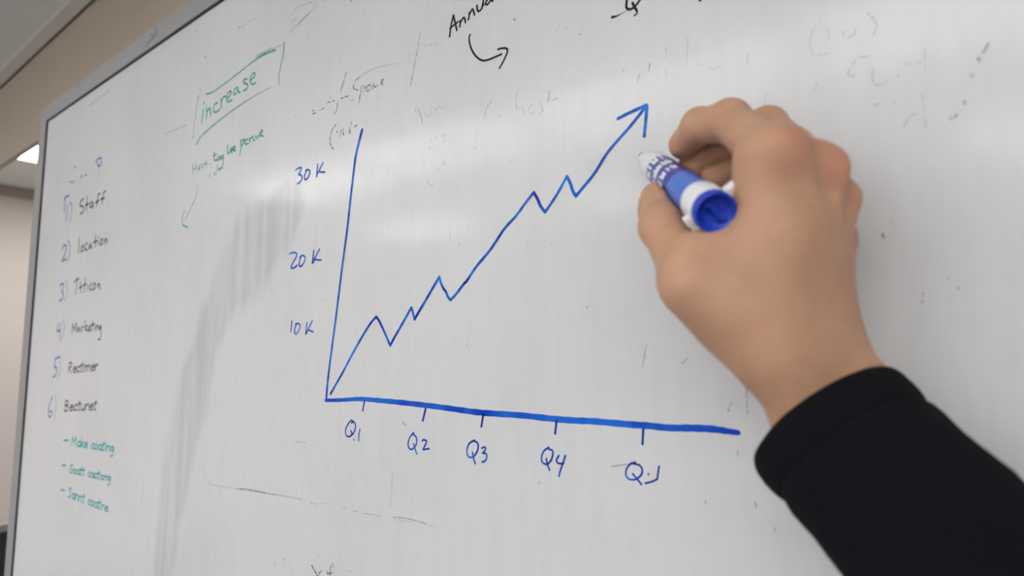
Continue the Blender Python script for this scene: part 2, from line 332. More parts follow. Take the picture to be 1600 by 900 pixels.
STROKES=[
('vertical_axis','blue marker vertical axis line of the chart','blue',[
([3.52,3.53,3.26,3.11,3.11,2.97,2.97,2.97,2.83,2.83,2.83,2.83],1,1,[(-444.5,1798.0),(-449.0,1786.2),(-453.1,1773.4),(-456.6,1750.1),(-459.3,1731.0),(-461.8,1710.5),(-466.3,1682.8),(-468.8,1667.4),(-475.1,1626.0),(-480.5,1593.3),(-484.3,1569.1),(-486.5,1546.4)]),
]),
('horizontal_axis','thick blue marker horizontal axis line of the chart','bold',[
([3.18,3.45,3.71,3.98,4.22,4.4,4.36,4.39,4.54,4.42,4.26,4.3,4.3,4.2,4.14,4.14,4.04,4.17,4.08,3.38,2.93],1,1,[(-487.1,1546.7),(-463.2,1548.4),(-442.5,1550.5),(-428.5,1551.1),(-409.3,1551.1),(-383.8,1551.1),(-353.1,1550.7),(-327.7,1550.0),(-303.9,1549.2),(-284.3,1549.3),(-258.0,1549.9),(-230.9,1549.6),(-216.0,1549.8),(-199.6,1550.5),(-177.0,1550.6),(-162.5,1550.9),(-148.7,1550.8),(-135.4,1551.8),(-122.8,1552.4),(-113.1,1551.9),(-108.3,1551.7)]),
]),
('tick_mark','','navy',[
(1.73,1,1,[(-430.4,1549.5),(-432.6,1541.0)]),
]),
('tick_mark','','navy',[
(1.94,1,1,[(-353.6,1549.3),(-357.1,1538.3)]),
]),
('tick_mark','','navy',[
(1.79,1,1,[(-293.3,1547.9),(-295.1,1539.0)]),
]),
('tick_mark','','navy',[
(1.63,1,1,[(-228.4,1548.7),(-229.6,1540.0)]),
]),
('tick_mark','','navy',[
(1.57,1,1,[(-165.0,1549.4),(-165.8,1539.6)]),
]),
('chart_line','zigzag rising blue line ending in an arrowhead','blue',[
(2.53,1,1,[(-479.8,1553.1),(-473.2,1561.0),(-462.7,1573.2),(-450.0,1589.4),(-437.5,1604.4),(-425.3,1617.4),(-417.5,1623.3)]),
(2.52,1,1,[(-417.5,1623.3),(-412.9,1618.8),(-405.2,1608.3),(-398.4,1598.3)]),
(2.45,1,1,[(-398.4,1598.3),(-393.2,1605.1),(-384.3,1615.9),(-373.0,1629.9)]),
(2.39,1,1,[(-373.0,1629.9),(-371.0,1625.7),(-368.9,1620.1)]),
(2.63,1,1,[(-368.9,1620.1),(-364.4,1625.5),(-353.9,1638.0),(-341.0,1653.6)]),
(2.43,1,1,[(-341.0,1653.6),(-339.1,1648.5),(-336.3,1643.9),(-333.8,1641.6),(-331.1,1637.0),(-328.4,1634.3)]),
([2.5,2.49,2.46,2.46,2.43,2.39,2.36,2.32,2.3,2.28],1,1,[(-328.4,1634.3),(-323.1,1638.1),(-313.5,1647.0),(-311.5,1648.2),(-301.7,1658.8),(-287.4,1671.1),(-274.7,1684.8),(-263.5,1693.5),(-254.7,1702.2),(-247.6,1708.6)]),
(2.39,1,1,[(-247.6,1708.6),(-244.0,1702.8),(-241.8,1698.1),(-237.7,1692.8)]),
(2.24,1,1,[(-237.7,1692.8),(-228.5,1703.1),(-219.4,1715.4)]),
(2.51,1,1,[(-219.4,1715.4),(-216.5,1709.8),(-214.6,1704.4),(-212.1,1700.7)]),
([2.37,2.35,2.32,2.3,2.27,2.24,2.21],1,1,[(-212.1,1700.7),(-205.0,1707.1),(-197.4,1714.2),(-188.2,1725.6),(-179.2,1733.6),(-170.4,1740.9),(-159.8,1750.9)]),
(2.38,1,1,[(-179.5,1747.6),(-172.0,1749.4),(-159.6,1751.7)]),
(2.21,1,1,[(-159.1,1751.1),(-160.1,1741.5),(-161.3,1731.8)]),
]),
('axis_label','30 K written in blue marker','blue',[
(2.04,1,1,[(-551.4,1778.4),(-548.9,1779.5),(-545.1,1779.8),(-541.6,1779.3),(-541.2,1777.8),(-543.5,1775.2),(-546.2,1772.8)]),
(2.03,1,1,[(-546.2,1772.8),(-542.7,1772.2),(-539.4,1769.6),(-539.8,1767.1),(-542.8,1764.6),(-547.2,1763.4)]),
(2.0,1,1,[(-533.4,1774.5),(-532.2,1775.4),(-528.5,1774.8),(-525.9,1772.8),(-526.4,1770.3),(-529.2,1766.8),(-532.9,1765.4),(-535.2,1767.4),(-534.7,1770.7),(-532.2,1775.4)]),
(1.96,1,1,[(-512.9,1777.8),(-513.5,1772.5),(-514.0,1765.3)]),
(1.94,1,1,[(-504.0,1777.8),(-507.3,1774.3),(-510.7,1770.2),(-512.9,1768.0)]),
(1.95,1,1,[(-510.7,1770.0),(-506.4,1768.7),(-500.8,1767.7)]),
]),
('axis_label','20 K written in blue marker','blue',[
(2.02,1,1,[(-556.5,1691.0),(-554.6,1691.9),(-549.5,1692.0),(-545.0,1691.1),(-543.6,1689.1),(-545.9,1685.7),(-550.7,1680.9),(-553.0,1677.8),(-552.0,1676.1),(-547.8,1676.3),(-542.3,1678.3)]),
(1.98,1,1,[(-538.4,1686.1),(-535.4,1687.7),(-531.7,1687.2),(-528.8,1685.3),(-529.5,1681.8),(-532.9,1678.1),(-536.6,1676.8),(-538.8,1678.9),(-538.2,1682.5),(-536.0,1686.6)]),
(1.94,1,1,[(-514.6,1690.8),(-515.2,1684.9),(-516.3,1678.2)]),
(1.92,1,1,[(-505.0,1691.5),(-508.8,1686.8),(-512.7,1682.5),(-514.0,1679.1)]),
(1.93,1,1,[(-512.3,1682.0),(-507.9,1681.1),(-501.7,1680.4)]),
]),
('axis_label','10 K written in blue marker','blue',[
(1.83,1,1,[(-547.8,1622.2),(-548.3,1616.7),(-549.1,1611.5)]),
(1.82,1,1,[(-541.1,1618.8),(-538.9,1619.4),(-535.0,1619.0),(-533.2,1617.1),(-534.1,1613.9),(-537.2,1610.5),(-539.6,1608.9),(-542.0,1610.2),(-542.2,1614.0),(-540.0,1618.5)]),
(1.78,1,1,[(-521.7,1619.9),(-522.2,1615.4),(-522.9,1608.8)]),
(1.77,1,1,[(-512.7,1621.6),(-515.9,1617.8),(-519.4,1613.1),(-522.3,1608.8)]),
(1.77,1,1,[(-518.8,1613.1),(-514.5,1611.8),(-510.7,1610.9)]),
]),
('axis_label','Q1 written in blue marker','blue',[
(1.55,1,1,[(-447.5,1529.0),(-445.0,1530.5),(-442.3,1528.1),(-442.2,1524.4),(-445.7,1519.4),(-451.2,1516.7),(-455.1,1518.0),(-455.8,1522.7),(-452.5,1527.7),(-448.0,1531.3),(-446.2,1530.4)]),
(1.55,1,1,[(-448.4,1522.3),(-446.6,1519.8)]),
(1.54,1,1,[(-443.8,1514.8),(-443.6,1514.5)]),
(1.53,1,1,[(-435.7,1524.7),(-436.9,1519.2),(-436.9,1514.5)]),
]),
('axis_label','Q2 written in blue marker','blue',[
(1.47,1,1,[(-367.1,1526.2),(-364.3,1524.6),(-363.5,1521.3),(-365.1,1517.4),(-369.6,1514.3),(-372.8,1515.6),(-373.6,1518.9),(-371.7,1523.9),(-367.2,1527.9)]),
(1.47,1,1,[(-367.1,1519.1),(-365.8,1515.9),(-364.3,1513.2),(-363.0,1511.4)]),
(1.45,1,1,[(-357.3,1522.2),(-356.3,1523.2),(-352.9,1523.1),(-352.5,1521.5),(-354.8,1518.0),(-356.1,1515.8)]),
(1.45,1,1,[(-356.1,1515.6),(-353.4,1516.2),(-349.3,1517.1)]),
]),
('axis_label','Q3 written in blue marker','blue',[
(1.47,1,1,[(-302.2,1527.8),(-298.6,1526.6),(-298.1,1522.5),(-301.3,1517.4),(-304.9,1515.4),(-308.5,1516.6),(-309.0,1521.3),(-306.5,1525.8),(-301.5,1528.4)]),
(1.47,1,1,[(-303.5,1519.3),(-302.7,1515.7),(-300.8,1511.5)]),
(1.45,1,1,[(-294.4,1523.4),(-291.6,1524.4),(-290.9,1522.8),(-293.6,1519.9)]),
(1.45,1,1,[(-293.6,1519.9),(-290.2,1519.7),(-289.7,1517.2),(-291.5,1514.4),(-294.2,1513.4)]),
]),
('axis_label','Q4 written in blue marker','blue',[
(1.33,1,1,[(-234.7,1530.4),(-238.6,1527.6),(-240.6,1524.0),(-240.4,1520.1),(-236.8,1518.8),(-233.3,1521.5),(-231.5,1526.0),(-232.1,1528.7),(-234.7,1528.9)]),
(1.33,1,1,[(-236.8,1522.5),(-235.9,1518.8),(-234.2,1515.4)]),
(1.31,1,1,[(-226.6,1525.8),(-228.4,1523.0),(-228.1,1521.1),(-225.2,1520.6),(-222.7,1521.5)]),
(1.3,1,1,[(-221.5,1526.3),(-223.8,1520.2),(-225.8,1515.3),(-226.6,1512.2)]),
]),
('axis_label','last Q label written in blue marker with a faint dash before it','blue',[
(1.2,1,1,[(-170.7,1528.1),(-173.9,1526.8),(-176.9,1523.0),(-177.0,1519.0),(-174.1,1517.3),(-170.2,1518.2),(-166.8,1521.3),(-166.3,1524.7),(-168.2,1526.7),(-171.5,1527.1)]),
(1.21,1,1,[(-172.6,1520.9),(-169.7,1518.3),(-166.9,1515.4)]),
(1.19,1,1,[(-162.3,1522.2),(-162.0,1522.1)]),
(1.17,1,1,[(-155.2,1527.7),(-156.0,1523.5),(-156.6,1519.9)]),
(1.17,1,1,[(-156.6,1519.9),(-160.3,1517.9),(-164.2,1516.5)]),
(0.76,0.4,1,[(-187.2,1523.6),(-182.4,1524.6),(-177.4,1526.0),(-167.7,1527.3)]),
]),
('handwriting','black Annua word running off the top','black',[
(1.88,1,1,[(-333.5,1853.2),(-332.2,1861.7),(-329.5,1870.4)]),
(1.87,1,1,[(-329.5,1870.4),(-327.4,1863.0),(-325.4,1856.1)]),
(1.88,1,1,[(-333.1,1860.2),(-328.8,1861.7),(-324.5,1862.8)]),
(1.85,1,1,[(-322.1,1858.0),(-321.7,1861.1),(-322.2,1863.1)]),
(1.85,1,1,[(-321.7,1861.1),(-318.4,1864.4),(-316.5,1862.3),(-316.0,1859.6)]),
(1.83,1,1,[(-312.8,1861.0),(-312.1,1863.7),(-311.9,1866.5)]),
(1.83,1,1,[(-312.1,1864.4),(-308.8,1868.3),(-307.4,1866.3),(-306.2,1862.7)]),
(1.81,1,1,[(-303.8,1869.7),(-303.3,1866.3),(-301.9,1864.1),(-299.2,1864.9),(-297.9,1867.3),(-297.1,1871.3)]),
(1.8,1,1,[(-297.1,1871.3),(-297.2,1869.9),(-296.8,1867.6)]),
(1.78,1,1,[(-289.6,1871.0),(-293.5,1870.3),(-294.6,1867.9),(-293.0,1866.6),(-290.4,1868.2),(-288.7,1870.4)]),
(1.78,1,1,[(-288.7,1870.0),(-288.9,1869.0),(-287.4,1867.5)]),
]),
('curved_arrow','black curved arrow pointing right','black',[
(1.7,1,1,[(-310.8,1847.7),(-311.8,1844.1),(-309.7,1836.3),(-305.0,1828.5),(-298.7,1822.7),(-292.5,1820.9),(-284.8,1821.0),(-278.2,1821.4)]),
(1.63,1,1,[(-281.8,1826.4),(-278.0,1826.0),(-273.4,1824.5),(-272.6,1821.4),(-275.5,1816.2),(-280.0,1810.9)]),
]),
('handwriting','black letter Q cut by the top of the view','black',[
(1.79,1,1,[(-169.5,1829.2),(-171.7,1827.5),(-172.5,1823.8),(-172.3,1821.2),(-170.5,1819.5),(-168.1,1819.5),(-165.5,1820.8),(-162.4,1823.7),(-161.6,1825.8)]),
([1.68,1.88,1.77,1.08,1.28],1,1,[(-168.1,1823.2),(-166.8,1820.1),(-165.3,1817.1),(-165.0,1815.0),(-166.8,1814.0)]),
([2.03,1.31,0.5,0.4],1,1,[(-183.0,1818.5),(-180.3,1818.1),(-176.5,1818.5),(-172.6,1819.3)]),
(1.84,1,1,[(-123.4,1808.7),(-122.5,1809.1)]),
]),
('handwriting','green increase word in a hand drawn box','green',[
([2.3,1.89,1.66,1.62,1.75,2.57,2.18],1,1,[(-758.7,1913.7),(-740.3,1912.1),(-710.4,1915.3),(-679.3,1919.5),(-647.1,1924.2),(-623.8,1925.3),(-600.1,1923.7)]),
([2.15,1.98,1.82,1.49,1.16],1,1,[(-583.6,1927.3),(-583.5,1916.5),(-587.8,1902.7),(-590.6,1892.5),(-590.5,1880.8)]),
([2.32,2.11,1.87,1.72,1.4],1,1,[(-778.4,1851.9),(-766.3,1860.4),(-735.7,1867.8),(-695.0,1875.0),(-659.3,1879.6)]),
([1.4,1.12,0.84],0.6,1,[(-659.3,1879.6),(-633.1,1881.5),(-606.8,1882.4)]),
([1.95,1.56,1.17],0.55,1,[(-780.1,1917.1),(-784.9,1894.9),(-789.5,1862.1)]),
(2.5,1,1,[(-764.3,1894.8),(-767.6,1878.1)]),
(2.5,1,1,[(-764.7,1904.4),(-764.2,1903.0)]),
(2.47,1,1,[(-755.8,1880.9),(-754.1,1889.2),(-756.7,1895.3)]),
(2.47,1,1,[(-754.1,1889.2),(-747.6,1893.1),(-745.6,1888.7),(-743.3,1881.9)]),
(2.43,1,1,[(-728.7,1895.1),(-736.0,1894.1),(-737.1,1887.4),(-731.8,1883.5),(-722.3,1884.6)]),
(2.4,1,1,[(-718.8,1886.1),(-718.2,1892.1),(-719.7,1897.8)]),
(2.41,1,1,[(-718.7,1893.7),(-713.2,1898.4),(-707.3,1897.7)]),
(2.38,1,1,[(-704.0,1893.8),(-697.0,1896.5),(-695.1,1900.6),(-701.8,1901.3),(-705.6,1895.7),(-701.5,1889.4),(-692.0,1889.6)]),
(2.33,1,1,[(-681.9,1902.3),(-687.4,1900.8),(-688.3,1895.5),(-682.6,1895.1),(-679.0,1900.8)]),
(2.33,1,1,[(-679.0,1901.6),(-678.0,1896.9),(-673.6,1893.5)]),
(2.29,1,1,[(-659.4,1906.6),(-666.5,1907.1),(-665.4,1903.4),(-656.9,1898.6),(-658.4,1894.6),(-665.9,1893.7)]),
(2.27,1,1,[(-651.1,1902.9),(-642.8,1904.5),(-642.1,1908.6),(-648.4,1908.9),(-652.2,1903.2),(-647.4,1896.8),(-639.5,1896.4)]),
]),
('handwriting','small green note below the box, fading to the left','green',[
(2.11,1,1,[(-667.4,1834.8),(-665.3,1827.5),(-667.2,1816.9)]),
(2.11,1,1,[(-666.6,1832.3),(-658.8,1834.1),(-660.6,1829.3),(-666.2,1827.7)]),
(2.08,1,1,[(-650.2,1832.7),(-656.9,1831.8),(-655.3,1827.3),(-649.2,1827.5)]),
(2.06,1,1,[(-641.3,1833.1),(-647.3,1831.6),(-644.8,1828.1)]),
(2.06,1,1,[(-640.2,1832.9),(-638.8,1828.8),(-635.4,1827.7)]),
(2.05,1,1,[(-635.0,1833.2),(-632.0,1829.2),(-628.7,1832.6),(-626.8,1828.8)]),
(2.03,1,1,[(-625.0,1832.6),(-620.3,1834.2),(-621.0,1836.7),(-624.7,1835.5),(-624.3,1831.3),(-617.8,1829.1)]),
(2.16,1,1,[(-697.0,1834.7),(-696.0,1824.3),(-690.9,1824.9)]),
(2.15,1,1,[(-690.1,1825.5),(-685.8,1827.8),(-688.1,1829.4),(-690.2,1826.6),(-685.5,1823.8)]),
(2.14,1,1,[(-684.2,1825.9),(-679.1,1828.4),(-682.2,1830.1),(-684.3,1827.0),(-678.1,1823.9)]),
(2.04,0.75,1,[(-729.6,1832.4),(-728.5,1822.6),(-722.1,1821.4)]),
(2.04,0.75,1,[(-731.4,1828.3),(-722.8,1828.7)]),
(2.01,0.75,1,[(-715.2,1825.2),(-720.7,1823.5),(-718.8,1820.3),(-714.3,1822.6)]),
(2.01,0.75,1,[(-714.1,1823.9),(-712.8,1819.6)]),
(2.0,0.75,1,[(-706.7,1824.5),(-711.9,1823.4),(-709.4,1820.3),(-706.0,1823.1)]),
(2.0,0.75,1,[(-706.1,1823.9),(-705.8,1815.2),(-709.0,1810.3),(-717.6,1808.6)]),
(2.13,0.45,1,[(-785.1,1828.1),(-784.7,1815.5)]),
(2.12,0.45,1,[(-776.6,1826.6),(-775.6,1818.1)]),
(2.13,0.45,1,[(-784.2,1820.4),(-775.9,1821.1)]),
(2.1,0.45,1,[(-769.5,1818.6),(-763.5,1820.1),(-765.9,1823.0),(-769.8,1821.2),(-767.6,1817.0),(-763.1,1816.5)]),
(2.08,0.45,1,[(-754.8,1823.4),(-759.6,1821.0),(-755.8,1817.0)]),
(2.07,0.45,1,[(-750.6,1825.1),(-748.6,1818.2)]),
(2.07,0.45,1,[(-752.9,1821.4),(-746.3,1821.8)]),
(2.05,0.45,1,[(-739.6,1820.6),(-738.6,1819.6)]),
(2.03,0.45,1,[(-726.9,1807.1),(-725.6,1803.2),(-722.6,1804.7)]),
(2.02,0.45,1,[(-719.8,1814.6),(-722.0,1805.4)]),
(2.01,0.45,1,[(-716.0,1808.3),(-712.2,1807.2),(-708.3,1809.3)]),
(1.99,0.45,1,[(-704.3,1808.6),(-703.8,1807.6)]),
(2.05,0.45,1,[(-738.2,1807.0),(-737.7,1801.7)]),
]),
('curved_arrow','thin green arrow pointing down left','green',[
([0.95,1.24,1.53,1.75],0.6,1,[(-769.0,1798.7),(-770.9,1785.9),(-781.5,1772.6),(-799.0,1756.6)]),
(1.75,0.8,1,[(-801.7,1769.5),(-807.0,1760.1),(-804.4,1750.5)]),
(2.14,0.9,1,[(-804.4,1750.5),(-789.7,1746.3)]),
]),
('handwriting','faint blue dots and a loop above the list','paleblue',[
(4.11,0.6,1,[(-1201.1,1881.3),(-1197.2,1882.2)]),
(4.06,0.6,1,[(-1180.9,1880.1),(-1177.0,1880.9)]),
(4.2,0.6,1,[(-1238.7,1877.8),(-1234.6,1878.6)]),
(4.2,0.6,1,[(-1237.3,1904.3),(-1233.2,1905.1)]),
(4.24,0.6,1,[(-1254.0,1880.0),(-1249.8,1880.8)]),
(3.16,0.9,1,[(-1134.1,1895.0),(-1127.2,1898.7),(-1112.1,1897.6),(-1108.3,1890.9),(-1113.6,1885.5),(-1122.4,1887.1),(-1126.1,1892.8)]),
(2.35,0.4,1,[(-1118.8,1883.6),(-1121.5,1874.1)]),
]),
('list_number','blue 1 with a bracket','paleblue',[
(3.67,1,1,[(-1255.3,1857.3),(-1270.8,1857.3),(-1279.2,1854.7)]),
(3.71,0.7,1,[(-1276.9,1854.3),(-1273.9,1829.9)]),
(3.67,0.9,1,[(-1259.6,1840.3),(-1259.9,1825.0),(-1259.6,1811.3)]),
(3.65,0.45,1,[(-1247.4,1844.7),(-1236.5,1834.1),(-1235.0,1818.8),(-1240.5,1808.2)]),
]),
('list_entry','black Staff','black',[
(3.1,0.85,1,[(-1180.3,1840.2),(-1192.0,1837.9),(-1195.6,1831.4),(-1178.3,1825.8),(-1176.8,1818.6),(-1189.5,1815.1)]),
(3.07,0.85,1,[(-1162.6,1841.2),(-1163.1,1829.7),(-1161.9,1817.3)]),
(3.08,0.85,1,[(-1169.8,1827.5),(-1154.2,1828.5)]),
(3.02,0.85,1,[(-1138.1,1829.1),(-1147.1,1827.5),(-1144.9,1820.3),(-1136.9,1822.5),(-1134.7,1827.2)]),
(3.01,0.85,1,[(-1134.7,1827.2),(-1131.5,1818.2)]),
(2.96,0.85,1,[(-1106.1,1838.5),(-1114.0,1836.8),(-1114.3,1828.5),(-1117.0,1819.0)]),
(2.99,0.85,1,[(-1123.1,1825.5),(-1108.4,1826.9)]),
(2.92,0.85,1,[(-1082.2,1838.3),(-1091.2,1836.2),(-1092.2,1828.0),(-1093.7,1819.9)]),
(2.95,0.85,1,[(-1101.2,1827.7),(-1085.0,1828.1)]),
]),
('list_number','blue 2 with a bracket','paleblue',[
(3.67,0.9,1,[(-1270.6,1763.7),(-1260.7,1769.6),(-1249.6,1764.8),(-1253.1,1754.6),(-1265.8,1742.1)]),
(3.65,1,1,[(-1265.5,1740.6),(-1245.0,1743.7)]),
(3.61,0.5,1,[(-1242.2,1775.3),(-1229.8,1761.4),(-1231.8,1746.7),(-1238.3,1736.9)]),
]),
('list_entry','black location','black',[
(2.96,0.8,1,[(-1187.5,1774.8),(-1186.3,1748.6)]),
(2.92,0.8,1,[(-1168.4,1759.9),(-1175.4,1754.8),(-1170.3,1749.3),(-1161.2,1753.5),(-1167.6,1759.8)]),
(2.88,0.8,1,[(-1146.1,1761.9),(-1155.5,1758.6),(-1154.1,1751.4),(-1143.8,1750.4)]),
(2.85,0.8,1,[(-1131.2,1758.3),(-1138.3,1755.8),(-1136.8,1751.9),(-1128.4,1753.9)]),
(2.85,0.8,1,[(-1129.1,1757.4),(-1125.5,1750.4)]),
(2.83,0.8,1,[(-1112.9,1771.1),(-1111.9,1761.3),(-1111.3,1752.2)]),
(2.84,0.8,1,[(-1120.1,1759.6),(-1104.5,1761.2)]),
(2.8,0.8,1,[(-1100.6,1760.1),(-1098.8,1754.2)]),
(2.8,0.8,1,[(-1098.5,1766.5),(-1097.6,1765.7)]),
(2.77,0.8,1,[(-1084.0,1762.2),(-1090.6,1759.1),(-1087.7,1753.1),(-1079.2,1755.2),(-1082.1,1761.6)]),
(2.75,0.8,1,[(-1071.9,1759.9),(-1069.1,1752.2)]),
(2.75,0.8,1,[(-1069.9,1757.0),(-1064.2,1760.2),(-1060.8,1752.7)]),
]),
('list_number','blue 3 with a bracket','paleblue',[
(3.64,0.9,1,[(-1267.2,1697.8),(-1256.9,1701.2),(-1247.9,1696.7),(-1256.0,1687.5)]),
(3.61,0.9,1,[(-1256.0,1687.5),(-1247.7,1683.3),(-1250.1,1674.6),(-1263.6,1671.4)]),
(3.58,0.4,1,[(-1238.3,1706.5),(-1230.3,1693.5),(-1230.7,1677.4),(-1237.1,1671.1)]),
]),
('list_entry','black third entry, looks like Itticon','black',[
(2.95,0.75,1,[(-1195.9,1699.6),(-1185.3,1703.9),(-1175.4,1704.7)]),
(2.93,0.75,1,[(-1182.0,1703.7),(-1182.6,1690.9),(-1186.3,1679.0)]),
(2.9,0.75,1,[(-1166.1,1698.5),(-1164.4,1689.9),(-1160.6,1680.6)]),
(2.91,0.75,1,[(-1170.1,1688.8),(-1158.6,1690.3)]),
(2.86,0.75,1,[(-1144.5,1704.2),(-1145.0,1693.1),(-1145.0,1681.2)]),
(2.88,0.75,1,[(-1154.2,1691.9),(-1139.0,1693.7)]),
(2.84,0.75,1,[(-1131.6,1690.9),(-1129.2,1682.8)]),
(2.81,0.75,1,[(-1115.1,1693.4),(-1121.9,1689.7),(-1119.5,1683.4),(-1112.1,1683.3)]),
(2.78,0.75,1,[(-1101.4,1693.3),(-1108.8,1689.6),(-1105.7,1682.9),(-1097.2,1686.3),(-1100.5,1692.6)]),
(2.76,0.75,1,[(-1089.0,1691.2),(-1086.1,1685.0)]),
(2.76,0.75,1,[(-1086.7,1688.1),(-1081.4,1690.8),(-1076.7,1682.2)]),
]),
('list_number','blue 4 with a bracket','paleblue',[
(3.33,0.9,1,[(-1262.5,1631.3),(-1265.8,1619.1),(-1248.6,1620.1)]),
(3.31,0.6,1,[(-1251.3,1632.2),(-1247.9,1604.7)]),
(3.29,0.4,1,[(-1237.6,1638.5),(-1230.0,1624.2),(-1233.6,1611.2),(-1242.5,1601.4)]),
]),
('list_entry','black Marketing','black',[
(2.79,0.8,1,[(-1190.0,1614.2),(-1188.4,1630.0)]),
(2.79,0.8,1,[(-1188.4,1630.0),(-1178.9,1619.3)]),
(2.77,0.8,1,[(-1178.9,1619.3),(-1171.8,1631.9)]),
(2.76,0.8,1,[(-1171.8,1631.9),(-1168.7,1616.7)]),
(2.73,0.8,1,[(-1157.0,1623.7),(-1164.8,1621.3),(-1160.4,1617.1),(-1153.6,1621.6)]),
(2.73,0.8,1,[(-1153.8,1622.2),(-1151.0,1617.0)]),
(2.71,0.8,1,[(-1145.1,1616.9),(-1145.4,1624.2)]),
(2.71,0.8,1,[(-1145.0,1622.1),(-1138.0,1625.1)]),
(2.7,0.8,1,[(-1132.9,1634.2),(-1128.1,1618.4)]),
(2.67,0.8,1,[(-1120.1,1626.9),(-1127.8,1622.5),(-1116.6,1617.3)]),
(2.66,0.8,1,[(-1113.3,1620.7),(-1107.8,1623.6),(-1112.9,1624.3),(-1113.4,1618.3),(-1104.6,1618.6)]),
(2.64,0.8,1,[(-1099.2,1633.6),(-1097.9,1618.1)]),
(2.65,0.8,1,[(-1106.1,1626.2),(-1090.0,1628.4)]),
(2.62,0.8,1,[(-1088.5,1626.0),(-1086.1,1619.2)]),
(2.6,0.8,1,[(-1081.9,1619.3),(-1081.3,1625.3)]),
(2.61,0.8,1,[(-1081.5,1623.3),(-1076.1,1625.8),(-1073.3,1619.4)]),
(2.57,0.8,1,[(-1062.8,1625.0),(-1069.8,1623.1),(-1067.0,1619.4),(-1062.5,1623.6)]),
(2.57,0.8,1,[(-1062.6,1624.0),(-1060.1,1610.3),(-1064.3,1604.5),(-1071.6,1604.1)]),
]),
('list_number','blue 5 with a bracket','paleblue',[
(3.54,1,1,[(-1239.9,1574.7),(-1262.4,1571.7)]),
(3.59,0.9,1,[(-1262.4,1571.7),(-1266.0,1558.0),(-1253.4,1555.5),(-1253.2,1545.7),(-1268.3,1538.7)]),
(3.54,0.4,1,[(-1237.0,1567.8),(-1235.8,1550.6),(-1243.5,1537.9)]),
]),
('list_entry','black fifth entry, looks like Rectimer','black',[
(2.64,0.75,1,[(-1191.1,1566.0),(-1193.6,1548.9)]),
(2.65,0.75,1,[(-1192.3,1565.0),(-1180.8,1566.1),(-1180.1,1561.0),(-1190.6,1557.5)]),
(2.64,0.75,1,[(-1190.6,1557.5),(-1179.9,1549.8)]),
(2.61,0.75,1,[(-1170.4,1555.1),(-1158.0,1557.3),(-1162.2,1560.3),(-1170.3,1557.0),(-1169.6,1551.5),(-1163.0,1551.0),(-1157.3,1553.2)]),
(2.56,0.75,1,[(-1140.4,1559.8),(-1146.8,1561.3),(-1154.8,1556.1),(-1148.6,1552.0),(-1140.8,1554.3)]),
(2.55,0.75,1,[(-1132.1,1568.5),(-1134.4,1553.9),(-1130.2,1553.3)]),
(2.56,0.75,1,[(-1139.1,1562.7),(-1126.1,1564.4)]),
(2.53,0.75,1,[(-1122.0,1562.8),(-1123.8,1553.7)]),
(2.53,0.75,1,[(-1121.7,1566.9),(-1121.3,1566.5)]),
(2.52,0.75,1,[(-1115.7,1563.2),(-1116.4,1554.2)]),
(2.52,0.75,1,[(-1115.9,1560.5),(-1110.4,1563.6),(-1106.5,1561.1),(-1107.0,1554.9)]),
(2.51,0.75,1,[(-1106.5,1561.1),(-1100.1,1564.2),(-1095.2,1561.9),(-1095.7,1555.6)]),
(2.48,0.75,1,[(-1089.2,1560.5),(-1078.0,1562.6),(-1081.7,1565.4),(-1089.0,1562.3),(-1088.5,1557.0),(-1082.5,1556.6),(-1077.3,1558.7)]),
(2.45,0.75,1,[(-1073.7,1565.9),(-1074.5,1557.1)]),
(2.45,0.75,1,[(-1074.1,1561.5),(-1068.8,1565.8),(-1063.9,1565.7)]),
]),
('list_number','blue 6 with a bracket','paleblue',[
(3.3,0.75,1,[(-1264.2,1506.1),(-1277.5,1490.1),(-1277.4,1474.8),(-1266.4,1472.0),(-1261.0,1480.4),(-1273.4,1481.2)]),
(3.27,0.35,1,[(-1250.2,1509.1),(-1241.6,1494.6),(-1246.0,1470.8)]),
]),
('list_entry','black sixth entry, looks like Bectunet','black',[
(2.64,0.75,1,[(-1196.1,1504.0),(-1198.7,1486.9)]),
(2.64,0.75,1,[(-1197.4,1503.0),(-1184.8,1503.9),(-1185.3,1498.3),(-1196.7,1496.0),(-1183.1,1494.7),(-1186.1,1488.5),(-1198.7,1486.9)]),
(2.6,0.75,1,[(-1173.3,1493.7),(-1159.7,1496.1),(-1164.3,1499.0),(-1173.2,1495.5),(-1172.4,1490.1),(-1165.1,1489.8),(-1158.9,1492.1)]),
(2.55,0.75,1,[(-1140.4,1499.0),(-1147.4,1500.3),(-1156.2,1495.0),(-1149.4,1491.1),(-1140.9,1493.6)]),
(2.53,0.75,1,[(-1131.5,1507.8),(-1133.9,1493.3),(-1129.3,1492.7)]),
(2.54,0.75,1,[(-1139.0,1501.9),(-1124.9,1503.8)]),
(2.52,0.75,1,[(-1122.7,1502.2),(-1123.3,1495.0),(-1116.5,1493.8),(-1109.4,1497.9),(-1107.8,1503.4)]),
(2.49,0.75,1,[(-1107.8,1503.4),(-1108.5,1494.5)]),
(2.49,0.75,1,[(-1103.2,1503.7),(-1104.0,1494.9)]),
(2.49,0.75,1,[(-1103.6,1500.2),(-1096.5,1504.3),(-1090.0,1503.0),(-1090.6,1496.0)]),
(2.46,0.75,1,[(-1084.6,1500.8),(-1072.5,1503.1),(-1076.6,1505.8),(-1084.5,1502.6),(-1083.8,1497.4),(-1077.3,1497.1),(-1071.8,1499.3)]),
(2.42,0.75,1,[(-1063.1,1512.9),(-1065.4,1498.9),(-1061.1,1498.4)]),
(2.43,0.75,1,[(-1070.0,1507.2),(-1057.0,1509.0)]),
]),
('list_entry','blue green dashed note reading Make coating','teal',[
(3.14,0.9,1,[(-1191.1,1440.0),(-1170.1,1442.1)]),
